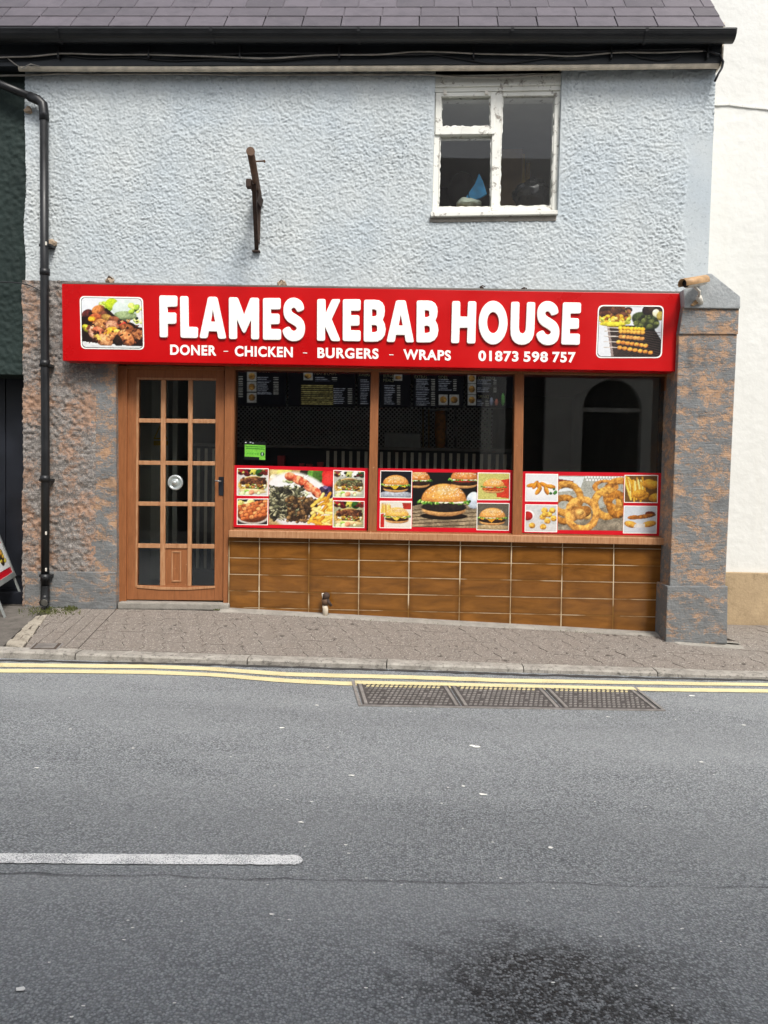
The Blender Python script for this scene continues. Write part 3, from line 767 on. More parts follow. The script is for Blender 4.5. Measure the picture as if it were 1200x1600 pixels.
# ---- shopfront joinery
FY = .05                                       # face of frame
jl = slab('door_frame', [(182,571),(198.5,571),(196.5,941),(184,941)], FY, .2, M['wood'], house, .004)
slab('head', [(198.7,571),(351,573),(351,578),(198.7,576)], FY+.004, .2, M['wood'], jl)
slab('jamb', [(351.3,570),(366.5,570),(363,826),(362.5,829),(357,829),(355.5,944),(348.5,944)], FY-.004, .2, M['wood'], jl, .004)
slab('threshold_step', [(184,941),(357,944),(357,954),(184,952)], -.02, .3, M['cement'], house, .01)
DY = .075
door = MB()
LX = [(198.6,196.8),(217.2,214.3),(251.4,249.7),(258.8,257.6),(294.2,292.6),(301,298.5),(337.2,334.7),(350.8,348.8)]  # stile / bar edges, top..bottom
def dx(i, y): a, b = LX[i]; return a+(b-a)*(y-576)/(937-576)
RY = [576.5, 593, 653.5, 660, 719.5, 726, 783.5, 790, 849, 856, 914.5, 937]
sl_ = lambda y, x: y+(x-197)*.010
def dq(i0, i1, y0, y1): return [(dx(i0,y0),sl_(y0,dx(i0,y0))),(dx(i1,y0),sl_(y0,dx(i1,y0))),(dx(i1,y1),sl_(y1,dx(i1,y1))),(dx(i0,y1),sl_(y1,dx(i0,y1)))]
door.slab(dq(0,1,RY[0],RY[11]), DY, DY+.045).slab(dq(6,7,RY[0],RY[11]), DY, DY+.045)
door.slab(dq(1,6,RY[0],RY[1]), DY+.002, DY+.043).slab(dq(1,6,RY[10],RY[11]), DY+.002, DY+.043)
door = door.build('door', M['wood'], house, bevel=.004)
for i in (2, 4): slab('glazing_bar', dq(i, i+1, RY[1], RY[10]), DY+.006, DY+.038, M['woodworn'], door, .004)
for k in (2, 4, 6, 8):
    for i in (1, 3, 5): slab('glazing_bar', dq(i, i+1, RY[k], RY[k+1]), DY+.008, DY+.036, M['woodworn'], door, .004)
for i in (1, 3, 5):                             # thin worn beads round the glass
    for k in (1, 3, 5, 7, 9):
        if i == 3 and k == 9: continue
        p = dq(i, i+1, RY[k], RY[k+1]); MB().slab(p, DY+.020, DY+.025).build('pane', M['glass'], door)
slab('bottom_bead', [(213,914),(250,917),(292,918),(336,915.5),(336,919),(292,922),(250,921.5),(213,918.5)], DY-.006, DY+.002, M['woodworn'], door, .002)
for a in ([(213.5,589.5),(338,591),(338,594),(213.5,592.5)], [(213.5,593),(217,593),(214,917),(211.5,917)]):
    slab('glazing_bead', a, DY-.003, DY+.001, M['woodworn'], door, .001)
slab('door_panel', dq(3, 4, RY[9], RY[10]), DY+.018, DY+.03, M['wood'], door)
fr = MB()
for q in (rect(268,861,283,863.2), rect(268,906.8,283,909), rect(268,863.3,270,906.7), rect(281,863.3,283,906.7)): fr.slab(q, DY+.012, DY+.0178)
fr.build('panel_moulding', M['woodworn'], door, bevel=.001)
slab('lock_plate', [(341.5,745),(349.5,745),(349,774.5),(341.5,774)], DY-.006, DY, M['navy'], door, .002)
p = P(345.5, 752, DY-.02); MB().tube([p, p+np.array([0,-.03,0]), p+np.array([-.05,-.032,.004])], .006).build('handle', M['steel'], door, True)
def disc_stack(cx, cy, prof, mat, nm, parent, n=28):   # lathe about the y axis at a photo pixel
    m = MB(); vs = []; c = P(cx, cy, prof[0][1])
    for r, y in prof:
        for k in range(n): a = 2*math.pi*k/n; vs.append((c[0]+r*math.cos(a), y, c[2]+r*math.sin(a)))
    L = len(prof)
    m.add(vs, [(i*n+k, i*n+(k+1)%n, (i+1)*n+(k+1)%n, (i+1)*n+k) for i in range(L-1) for k in range(n)]+[tuple(range(n)), tuple((L-1)*n+k for k in range(n))])
    return m.build(nm, mat, parent, smooth=True)
disc_stack(274.5, 754, [(.066,DY+.019),(.068,DY+.006),(.063,DY-.002),(.052,DY-.004),(.047,DY+.004),(.030,DY+.006),(.022,DY-.006),(.018,DY-.022),(.004,DY-.028)], M['clearglass'], 'push_knob', door)

# windows: frame, mullions, sill, panes
wf = MB(); wf.slab([(366.8,571),(1056,582),(1056,587.5),(366.8,577)], FY, .2).slab([(1041.5,587),(1056,587),(1050,846),(1035.5,846)], FY-.003, .2)
wf = wf.build('shop_window', M['wood'], house, bevel=.004)
slab('mullion', [(579.5,580),(592,580),(588,836),(574.5,836)], FY-.002, .2, M['wood'], wf, .004)
slab('mullion', [(805,583),(819,583),(815.5,840),(800.5,840)], FY-.002, .2, M['wood'], wf, .004)
slab('bottom_rail', [(364,826),(1037,838),(1037,843),(364,832)], FY+.004, .2, M['wood'], wf)
slab('sill', [(357,828.5),(1051,841),(1051.5,852),(357,839.5)], -.03, .12, M['woodworn'], wf, .006)
for q in ([(366.8,577),(579.5,580),(574.5,831),(363.2,828)], [(592,580.5),(805,583.5),(800.5,836),(588,832)], [(819,584),(1041.5,587.4),(1035.5,840),(815.5,836)]):
    slab('pane', q, .100, .106, M['glass'], wf)
# the wall under the window, faced with tiles
TYF = .03
rs = slab('stall_riser', [(357.4,838),(1040,850),(1037,1002),(356.6,968)], TYF+.0016, .2, M['grout'], house)
VX = [(357.8,357.2),(405.5,404.5),(483,482),(561,560),(639.3,637.8),(719.5,717),(799.3,796.8),(879.2,876.3),(959.3,957.6),(1040.2,1037)]
vxa = lambda i, y: VX[i][0]+(VX[i][1]-VX[i][0])*(y-845)/130
GX = [357,405,483,561,640,799,959,1040]; GY = [953.5,956,961,964.5,969,981,991,994.5]
HY = [838.8]+[845.6+25.75*k for k in range(6)]
hy = lambda k, x: (838.8+(x-357)*.0176 if k == 0 else 845.6+25.75*(k-1)+(x-357)*(.0185+.0011*(k-1)))
for i in range(9):
    for k in range(6):
        j = .35*(rng.random()-.5)
        x0, x1 = vxa(i, HY[k])+.8+j, vxa(i+1, HY[k])-.8+j; xb0, xb1 = vxa(i, HY[k]+26)+.8+j, vxa(i+1, HY[k]+26)-.8+j
        a0, a1 = hy(k, x0)+.52, hy(k, x1)+.52
        b0, b1 = hy(k+1, xb0)-.52, hy(k+1, xb1)-.52
        g0, g1 = np.interp(xb0, GX, GY)+1.5, np.interp(xb1, GX, GY)+1.5
        b0, b1 = min(b0, g0), min(b1, g1)
        if b0-a0 < 1.2 or b1-a1 < 1.2: continue
        slab('tile', [(x0,a0),(x1,a1),(xb1,b1),(xb0,b0)], TYF+.0015*(rng.random()-.5), TYF+.0075, M['tile'], rs)

# ---- upper window with peeling paint
UY = .045
uw = MB()
uw.slab([(679,118),(879,113.5),(879,132),(679,136)], .02, .2)          # weathered head board
uw.slab([(678.6,136.6),(878.6,132.6),(878.4,140.5),(678.5,144)], UY-.012, .19)
uw.slab([(680,144.4),(688.5,144.2),(684,331),(675.5,331)], UY, .19)
uw.slab([(868,141),(877.8,141),(871.5,329),(862.5,329)], UY, .19)
uw.slab([(770,143),(785,142.6),(779.5,329),(767.5,329)], UY-.004, .19)
uw.slab([(684.4,324.2),(862.2,322.5),(862.2,329.5),(684.2,331.3)], UY+.002, .19)
uw.slab([(688.8,144.2),(769.8,143),(769.8,149),(688.7,150)], UY+.002, .19)
uw.slab([(785.2,142.6),(867.8,141),(867.8,149),(785,150)], UY+.002, .19)
uw = uw.build('window', M['peel'], house, bevel=.003)
slab('sill', [(673,330.5),(871.5,328),(871.5,334.5),(673,338)], -.045, .2, M['peel'], uw, .005)
slab('sill_underside', [(672,339),(870,336),(869,345),(671,347)], -.012, .1, M['cement'], house, .006)
vent = MB(); vent.slab([(680.5,199),(773,199),(773,209),(680,210)], UY-.016, .16).slab([(680.8,144.6),(689.5,144.6),(689,199),(680.5,199)], UY-.013, .1).slab([(767,144),(774,144),(773,199),(766.5,199)], UY-.013, .1).slab([(689.6,144.6),(767,143.8),(767,149.6),(689.5,150.5)], UY-.0125, .1)
vent = vent.build('vent_sash', M['peel'], uw, bevel=.003)
for hx in (695.5, 760.5): slab('hinge', rect(hx-2.5,141,hx+2.5,147), UY-.024, UY-.012, M['camwhite'], vent, .001)
def jag_ring(q, w, y, mat, nm, parent, seed):    # ragged putty line round a pane
    m = MB(); out = []; inn = []
    for e in range(4):
        a, b = np.array(q[e], float), np.array(q[(e+1)%4], float); nrm = np.array([-(b-a)[1], (b-a)[0]]); nrm /= np.linalg.norm(nrm)
        L = np.linalg.norm(b-a); k = max(6, int(L/2.2))
        for i in range(k):
            p = a+(b-a)*i/k; t = w*(.35+1.5*max(0, float(fbm(p[0]*.16, p[1]*.16+e*7, 3, seed))-.28))
            if i == 0: pr_ = np.array(q[(e-1)%4], float); n0 = np.array([-(a-pr_)[1], (a-pr_)[0]]); n0 /= np.linalg.norm(n0); nn = nrm+n0
            else: nn = nrm
            out.append(p); inn.append(p+nn*t)
    k = len(out); f = [(*Pxz(*p, y),) for p in out+inn]
    m.add([(x, y, z) for x, z in f]+[(x, y+.006, z) for x, z in f], [(i,(i+1)%k,k+(i+1)%k,k+i) for i in range(k)]+[(k+i,k+(i+1)%k,3*k+(i+1)%k,3*k+i) for i in range(k)])
    return m.build(nm, mat, parent)
for q, y, sd in (([(689.3,150.2),(767,149.2),(766.5,199),(689,199)], UY+.012, 1), ([(687.5,209.8),(768.4,209),(767.6,324.3),(684.6,324.3)], UY+.02, 2), ([(785,149.6),(867.8,148.8),(862.3,322.6),(779.8,323)], UY+.012, 3)):
    jag_ring(q, 3.2 if sd == 1 else 2.4, y, M['peel'], 'putty', uw, sd)
    slab('pane', q, y+.008, y+.012, M['oldglass'], uw)
# ------------------------------------------------------------------ neighbours and the front across the street
gh = thing('green_house', (-4, .1, -.15), 'dark green roughcast house front left of the drainpipe with a dark recess below', 'building')
zg = P(20, 585, .03)[2]
rough_wall('upper_wall', P(-330, 400, .03)[0], P(46, 400, .03)[0], zg, 4.9, .035, M['green'], gh, amp=.014, res=.013, seed=70)
m = MB(); m.box(-8, XL-.01, .037, .5, zg, 4.9); m.build('wall_core', M['green'], gh)
m = MB(); m.box(-8, XL-.005, .36, .5, -.3, zg); m.build('recess_back', M['navy'], gh)
m = MB(); m.box(-8, XL-.012, .14, .359, -.3, P(20, 925, .14)[2]); m.build('step', M['navy'], gh, bevel=.01)
m = MB()
for k in range(9): m.box(-4.9+k*.2, -4.9+k*.2+.19, .345, .3598, P(20, 905, .14)[2], zg)
m.build('boarding', M['navy'], gh, bevel=.004)

wh = thing('white_house', (4.5, .7, -.2), 'tall bright white rendered house right of the buttress with a tan plinth', 'building')
rough_wall('wall', 2.36, 6.5, P(1170, 897, .75)[2], 7.5, .75, M['white'], wh, amp=.004, res=.03, seed=90)
m = MB(); m.box(2.36, 6.5, .76, 1.2, -.6, 7.5); m.build('wall_core', M['white'], wh)
m = MB(); m.box(2.36, 6.5, .70, .757, -.6, P(1170, 895, .70)[2]); m.build('plinth', M['tan'], wh, bevel=.01)
m = MB()
cr = [(1100,161),(1120,163.5),(1140,163),(1160,166),(1180,168),(1215,171),(1260,172)]
for a, b in zip(cr[:-1], cr[1:]): m.slab([(a[0],a[1]-2.6),(b[0],b[1]-2.6),(b[0],b[1]+1.4),(a[0],a[1]+1.4)], .734, .755)
m.build('string_course', M['white'], wh, bevel=.004)
ln = [P(x, y, .748) for x, y in [(1146,170),(1143,220),(1140,260),(1137,310),(1128,360),(1124,420)]]

ob = thing('opposite_building', (2, -8.0, -.2), 'pale stone building across the street with dark arched doorway, reflected in shop glass', 'building')
OY = -8.0
m = MB()
ac, aw, az = 3.75, .55, 2.45
arch = [(ac+aw*math.cos(a), az+aw*math.sin(a)) for a in np.linspace(math.pi, 0, 17)]
def wall_piece(x0, x1, z0, z1): m.box(x0, x1, OY-.3, OY, z0, z1)
wall_piece(2.5, ac-aw, -.5, 5.4); wall_piece(ac+aw, 4.85, -.5, 5.4); wall_piece(-9, 2.5, 3.25, 5.4); wall_piece(4.85, 9, 3.0, 5.4)
wall_piece(1.3, 1.75, -.5, 3.25); wall_piece(-4.3, -3.8, -.5, 3.25); wall_piece(6.2, 9, -.5, 3.0)
top = [(ac-aw, 5.4), (ac-aw, az)]+arch[1:-1]+[(ac+aw, az), (ac+aw, 5.4)]
m.prism(top, OY-.3, OY)
ow = m.build('front_wall', M['opp'], ob)
m = MB(); m.box(ac-aw, ac+aw, OY-.28, OY-.2, -.3, 3.1); m.build('arched_door', M['oppdark'], ob)
m = MB(); m.box(ac-aw, ac+aw, OY-.2, OY-.15, az-.06, az+.02); m.build('transom', M['opp'], ob)
m = MB(); m.box(-9, 2.5, OY-.35, OY-.22, -.5, 3.25); m.box(4.85, 6.2, OY-.35, OY-.22, -.5, 3.0); m.build('shopfront', M['oppdark'], ob)
m = MB(); m.box(-9, 9, OY-6, OY-.31, -.5, 5.4); m.build('building_body', M['oppdark'], ob)
m = MB(); m.add([(x, y, z) for x in (-9.1, 9.1) for y, z in ((OY+.15, 5.405), (OY-3.1, 8.3), (OY-6.2, 5.405))], [(0,1,2),(5,4,3),(0,3,4,1),(1,4,5,2),(2,5,3,0)]); m.build('roof', M['slate'], ob)
m = MB(); m.box(2.4, 9, OY, OY+.09, 3.18, 3.3); m.box(-9, 9, OY, OY+.12, 5.2, 5.4); m.build('cornice', M['opp'], ob)
m = MB(); m.box(-12, 12, -8.0, -6.45, -.5, -.06); tag(m.build('opposite_pavement', M['paver']), kind='structure')

# ------------------------------------------------------------------ printed pictures: painted in code as vertex colours on the print
class Cv:
    def __init__(s, w, h, col):
        s.w, s.h = w, h; s.a = np.zeros((h, w, 3))+np.array(s.c(col)); s.u, s.v = np.meshgrid((np.arange(w)+.5)/w, (np.arange(h)+.5)/h); s.k = 0
        s.asp = h/w
    def c(s, col): return np.array([int(col[i:i+2], 16)/255 for i in (0, 2, 4)]) if isinstance(col, str) else np.array(col, float)
    def put(s, al, col):
        al = np.clip(al, 0, 1)[..., None]; s.a = s.a*(1-al)+col*al
    def tex(s, f, o=4): s.k += 1; return fbm(s.u*f, s.v*f*s.asp, o, s.k*2)
    def ell(s, cx, cy, rx, ry, col, rot=0, t=0.25, sh=.45, f=18, soft=10, col2=None, wob=0, vmax=9):
        a = math.radians(rot); du, dv = s.u-cx, (s.v-cy)
        x = (du*math.cos(a)+dv*math.sin(a)*s.asp)/rx; y = (-du*math.sin(a)/s.asp+dv*math.cos(a))/ry
        d = np.sqrt(x*x+y*y)
        if wob: d = d+wob*(s.tex(9)-.5)
        n = s.tex(f)-.5; lit = 1+sh*(.42-(y*.55+x*.15)-d*d*.55)+t*2.2*n
        c = s.c(col)
        base = c if col2 is None else c*(1-sstep(.35, .65, n+.5)[..., None])+s.c(col2)*sstep(.35, .65, n+.5)[..., None]
        s.put(np.minimum((1-d)*soft, (vmax-s.v)*60), np.clip(base*lit[..., None], 0, 1)); return s
    def poly(s, pts, col, t=.1, f=14, soft=0):
        ins = np.zeros(s.u.shape, bool); n = len(pts)
        for i in range(n):
            (x0, y0), (x1, y1) = pts[i], pts[(i+1)%n]
            if y0 == y1: continue
            c = ((y0 > s.v) != (y1 > s.v)) & (s.u < (x1-x0)*(s.v-y0)/(y1-y0)+x0); ins ^= c
        s.put(ins.astype(float), np.clip(s.c(col)*(1+t*2*(s.tex(f)-.5))[..., None], 0, 1)); return s
    def seg(s, p, q, w, col, t=.12, sh=.5, f=30):
        px, py = p; qx, qy = q; A = s.asp
        du, dv = s.u-px, (s.v-py)*A; ex, ey = qx-px, (qy-py)*A; L = ex*ex+ey*ey
        tt = np.clip((du*ex+dv*ey)/L, 0, 1); d = np.sqrt((du-tt*ex)**2+(dv-tt*ey)**2)/w
        side = ((du*ey-dv*ex)/math.sqrt(L))/w
        side = side if abs(ex) < abs(ey)*1e9 and (ex > 0) else -side
        s.put((1-d)*4, np.clip(s.c(col)*(1+sh*(.35-d*d*.7)+.25*sh*side+t*2*(s.tex(f)-.5))[..., None], 0, 1)); return s
    def ring(s, cx, cy, r, w, col, squash=1.0, col2=None):
        du, dv = s.u-cx, (s.v-cy)*s.asp/squash; R = np.sqrt(du*du+dv*dv); d = (R-r)/w; n = s.tex(26)-.5
        d2 = np.abs(d)+.35*(s.tex(20)-.5)
        lit = 1+.45*(.35-d*d*.6-(dv/np.maximum(R, 1e-3))*.5*np.sign(d)*np.abs(d))+.9*n
        s.put((1-d2)*5, np.clip(s.c(col)*lit[..., None], 0, 1)); return s
    def bits(s, n, box, r, cols, t=.3, sh=.6, rot=None, asp=(.6, 1.0)):
        g = np.random.default_rng(n*7+int(box[0]*100)+s.w)
        for i in range(n):
            x = g.uniform(box[0], box[2]); y = g.uniform(box[1], box[3]); k = g.uniform(.6, 1.3)
            s.ell(x, y, r*k, r*k/s.asp*g.uniform(*asp), cols[i % len(cols)], g.uniform(-60, 60) if rot is None else rot+g.uniform(-15, 15), t, sh)
        return s
    def lin(s):
        g = s.tex(70, 2)-.5; g2 = s.tex(26, 3)-.5; k_ = 1-.75*sstep(.6, .95, s.a.mean(-1)); a = s.a*(1+(.34*g+.22*g2)*k_)[..., None]
        a = np.clip(a, 0, 1); a = a*.55+.45*(a*a*(3-2*a)); m_ = a.mean(-1, keepdims=True); a = np.clip(m_+(a-m_)*.93, 0, 1)*.88; return np.where(a <= .04045, a/12.92, ((a+.055)/1.055)**2.4)

def picture(cv, q, y, nm, parent, back=.004, rr=0.0):
    # q: four photo pixels (TL, TR, BR, BL) on the plane y
    g = np.array(q, float); w, h = cv.w, cv.h
    U, Vv = np.meshgrid(np.linspace(0, 1, w), np.linspace(0, 1, h))
    px = (g[0]*(1-U[..., None])+g[1]*U[..., None])*(1-Vv[..., None])+(g[3]*(1-U[..., None])+g[2]*U[..., None])*Vv[..., None]
    r, u, fw = AX
    D = fw+r*((px[..., :1]-600)/F)-u*((px[..., 1:]-800)/F)
    pt = CAM+D*((y-CAM[1])/D[..., 1:2]); b = base_of(parent); V = (pt-b).reshape(-1, 3)
    i = np.arange((w-1)*(h-1)); rw = i//(w-1); c = i % (w-1); a = rw*w+c; Q = np.stack([a+w, a+w+1, a+1, a], -1)
    if rr:
        uu = (U[:-1,:-1]+.5/w); vv = (Vv[:-1,:-1]+.5/h); W_ = np.linalg.norm(g[1]-g[0]); H_ = np.linalg.norm(g[3]-g[0])
        qx = np.maximum(np.abs(uu-.5)*W_-(W_/2-rr), 0); qy = np.maximum(np.abs(vv-.5)*H_-(H_/2-rr), 0); Q = Q[(np.hypot(qx, qy) <= rr).reshape(-1)]
    col = cv.lin().reshape(-1, 3)
    me = bpy.data.meshes.new(nm)
    me.vertices.add(len(V)); me.vertices.foreach_set('co', V.reshape(-1))
    me.loops.add(len(Q)*4); me.loops.foreach_set('vertex_index', Q.reshape(-1).astype(np.int32))
    me.polygons.add(len(Q)); me.polygons.foreach_set('loop_start', np.arange(0, len(Q)*4, 4, dtype=np.int32)); me.polygons.foreach_set('loop_total', np.full(len(Q), 4, dtype=np.int32))
    me.update(calc_edges=True); me.validate()
    at = me.color_attributes.new('print', 'FLOAT_COLOR', 'POINT'); at.data.foreach_set('color', np.concatenate([col, np.ones((len(col), 1))], 1).reshape(-1))
    return link(nm, me, parent, M['print'])

MEAT = ['4a2c20', '6e4530', '3a2620', '855a3c', '5a3a2c']; FRY = ['e8bb55', 'd99a35', 'f2d07c', 'c98a2c']; GREEN = ['5d8a35', '86b04a', '3f6a2c', 'a5c86c']
def burger(cv, cx, cy, w, cheese='f0b32c', lettuce=True, bun='c98544', patty='3c261c', tomato=False):
    h = w/cv.asp
    cv.ell(cx, cy+.36*h, .98*w, .30*h, 'd9a066', t=.12, sh=.6)
    cv.ell(cx, cy+.24*h, 1.03*w, .24*h, patty, t=.55, f=34, sh=.3, wob=.12)
    if tomato: cv.ell(cx, cy+.08*h, .98*w, .14*h, 'c8402a')
    if cheese:
        cv.poly([(cx-.95*w, cy+.02*h), (cx+.98*w, cy+.0*h), (cx+.7*w, cy+.22*h), (cx+.25*w, cy+.14*h), (cx-.05*w, cy+.42*h), (cx-.4*w, cy+.14*h), (cx-.8*w, cy+.2*h)], cheese, t=.12)
    if lettuce:
        g = np.random.default_rng(int(cx*99+w*1000))
        for i in range(38):
            x = cx+(-1.08+2.16*i/37)*w; cv.ell(x, cy+(-.01+.11*g.random())*h, .085*w, .065*h, ['4f7a30', '79a046', '3a6026', '9cbc62', '5f8a38'][i % 5], g.uniform(-50, 50), .35, .7)
        for i in range(5): cv.ell(cx+g.uniform(-.8, .8)*w, cy+.05*h, .12*w, .05*h, 'e8e4c0', g.uniform(-20, 20))
    cv.ell(cx, cy-.02*h, 1.0*w, .74*h, bun, t=.16, sh=.55, soft=14, vmax=cy-.02*h)
    cv.ell(cx+.05*w, cy-.46*h, .72*w, .24*h, 'dcae74', t=.2, sh=.1, soft=1.3, vmax=cy-.02*h)
    cv.ell(cx, cy-.03*h, .99*w, .08*h, bun, t=.1, sh=.2)
    g = np.random.default_rng(int(cx*999+w*100))
    for i in range(70):
        a = g.uniform(0, 6.28); r = math.sqrt(g.random())*.85; x, y = cx+r*math.cos(a)*w*.95, cy-.38*h+r*math.sin(a)*h*.30
        cv.ell(x, y, .028*w, .018*h, 'f4e2bc', g.uniform(0, 180), 0, .1)
def wrap(cv, kind=0, bgc='e4e2dc'):
    for i, c in enumerate(['8a2226', '641a22', 'b8b04c', '2f5524', '86302a'] if kind == 0 else ['7a3a34', 'cfcfc4', 'a9ac6a', 'd8d8d0', '2a4a2c']): cv.ell(.12+.2*i, .10+.05*(i % 2), .14, .15, c)
    cv.bits(16, (0, .02, 1, .2), .05, ['5a2020', '3a4a24', '9a9450', '2a2018'])
    cv.ell(.5, .60, .50, .34, 'cfa55c', -4, .2); cv.ell(.52, .55, .46, .26, '6a4a30', -4, .5)
    cv.bits(60, (.1, .36, .9, .58), .05, MEAT if kind == 0 else ['6b6a4a', '55583c', '7d7a58', '4a4434'])
    cv.bits(46, (.1, .58, .92, .74), .042, ['c79c40', 'd8caa0', '6f8c38', 'a8762f', 'b0bc88', '8a5a34'])
    cv.ell(.5, .84, .47, .10, 'd8c08a' if kind == 0 else 'd9d8b8', 2, .1)
    cv.bits(8, (.1, .84, .85, .95), .08, ['8fb850', 'cfe09a', 'd98a6a'])
S_ = 60
def cv_wrap(k, bgc): c = Cv(S_, S_-4, bgc); wrap(c, k); return c
def cv_skewers():
    c = Cv(S_, S_-6, '3a3434'); c.ell(.5, .6, .62, .42, 'd8d2c8', 0, .05, .2); c.ell(.5, .58, .54, .36, '7a4428')
    c.bits(12, (.05, .1, .5, .35), .12, ['d8c070', 'b8b860', 'e0d8a0'])
    for r in range(5):
        for i in range(7): c.ell(.08+.14*i+.03*r, .30+.12*r-.035*i, .095, .085, ['b5653a', '96502c', 'c98050', 'a05a36'][(i+r) % 4], -15, .35, .7)
    return c
def cv_platter():
    c = Cv(124, 104, 'b59a6a')
    for x, col in [(.03,'8a5a3a'),(.12,'b5a06a'),(.25,'c4bb62'),(.60,'2e2a20'),(.72,'5d8a3a'),(.80,'4a6a2c'),(.95,'c8302a')]: c.ell(x, .08, .13, .15, col)
    c.ell(.93, .2, .11, .15, 'c9302c', 0, .1, .9); c.bits(16, (0, .14, .18, .4), .07, ['d8c49a', 'b08a58', '8a6a44'])
    c.ell(.47, .58, .60, .54, 'eeeae6', 20, .04, .15)
    c.bits(46, (.22, .12, .6, .42), .06, ['e9e4d4', 'd3d8b4', 'c6cfa0', 'f2eee2', '8f9a6a'], asp=(.3, .6))
    c.bits(26, (.82, .32, .97, .5), .05, ['4a3a5a', '2f2a44', '6a5a78', '3a3040'])
    for x, y, r in [(.34,.13,15),(.46,.18,20),(.55,.24,25),(.63,.31,30),(.74,.40,45)]: c.ell(x, y, .10, .085, 'c4553a', r, .35, .6, col2='dc8460', wob=.3)
    c.ell(.25, .60, .30, .30, '46443a', -20, .5, .2, wob=.4); c.ell(.50, .72, .25, .19, '4a3a2c', -20, .5, .2, wob=.4)
    c.bits(260, (.02, .30, .52, .90), .042, ['5a5a46', '3a382e', '74715a', '4a4838', '86826a', '2c2a24'], t=.45, sh=.9, asp=(.25, .6))
    c.bits(200, (.28, .50, .74, .93), .032, ['4a3a2c', '6a5238', '3a2c20', '7a6040'], t=.5)
    g = np.random.default_rng(5)
    for i in range(46):
        x, y = g.uniform(.62, 1.0), g.uniform(.56, .98)
        if x+y*.55 < 1.03: continue
        a = g.uniform(-1.2, .6); c.seg((x, y), (x+.17*math.cos(a), y+.17*math.sin(a)), .028, FRY[i % 4])
    return c
def cv_burger_main():
    c = Cv(128, 108, '1c1a1a')
    burger(c, .08, .14, .20, None, True, 'c07a40'); burger(c, .80, .12, .22, None, True, 'b87440', tomato=True)
    c.poly([(0,.62),(.25,.55),(.75,.5),(1,.44),(1,1),(0,1)], '9a8a70', t=.35, f=8)
    for i in range(7): c.seg((-.05, .70+.06*i), (1.05, .56+.075*i), .008, '5a4a38', sh=.1)
    c.ell(.95, .5, .12, .16, 'c4d0dc'); c.ell(.49, .79, .38, .07, '241a14', t=.1)
    burger(c, .49, .52, .36, None, True, 'cf8a48', '2e2622'); return c
def cv_burger(k):
    c = Cv(S_, S_-6, ['201c28', 'e8e0d0', 'c8c070', '6a6458'][k])
    if k == 0: c.ell(.5, .9, .6, .16, '9aa0a8'); burger(c, .49, .50, .43, 'f2c230')
    if k == 1:
        c.poly([(0,.5),(.12,.45),(.14,1),(0,1)], 'c8302a'); g = np.random.default_rng(2)
        for i in range(16): c.seg((.02+.022*i, .42), (.04+.02*i+g.uniform(-.04, .04), .08+.1*g.random()), .02, FRY[i % 4])
        c.poly([(.7,.05),(1,.05),(1,.3),(.75,.3)], 'b83a2c'); burger(c, .54, .55, .40, 'f0c850', True, 'd8a050', '4a3020')
    if k == 2: c.poly([(.55,.3),(1,.2),(1,.95),(.6,.9)], 'd8442c'); burger(c, .5, .5, .36, None, True, 'd08a48', 'c0622c', True)
    if k == 3: c.ell(.5, .92, .7, .12, '9a8868'); burger(c, .48, .52, .43, 'f0a02c', True, 'c88a4c', '3a281c')
    return c
def cv_rings():
    c = Cv(124, 104, 'a9aaa0'); c.poly([(0,.75),(1,.5),(1,1),(0,1)], '8a8272', t=.3)
    c.poly([(0,.02),(.40,.02),(.33,.26),(0,.30)], 'dfe6e6', t=.03); c.poly([(0,.06),(.24,.10),(.14,.18),(0,.18)], '7a3428')
    for i in range(14):
        for j in range(2): c.ell(.42+.045*i+(j*.02), .03+.05*j, .018, .022, 'f2f2f0', t=0, sh=.1)
    c.ring(.72, .20, .16, .045, 'b57a3c', .55); c.ring(.12, .42, .22, .06, 'bb8540'); c.ring(.10, .62, .18, .055, 'a97434'); c.ring(.95, .35, .22, .06, 'b57c3a')
    c.ring(.75, .50, .19, .06, 'c78f46', 1.05); c.ring(.90, .52, .12, .05, 'a8702f', 1.3); c.bits(14, (.2, .55, .45, .75), .09, ['b9854a', 'c89a58', '8f6230'])
    c.ring(.37, .70, .215, .055, 'd0934c', 1.05); return c
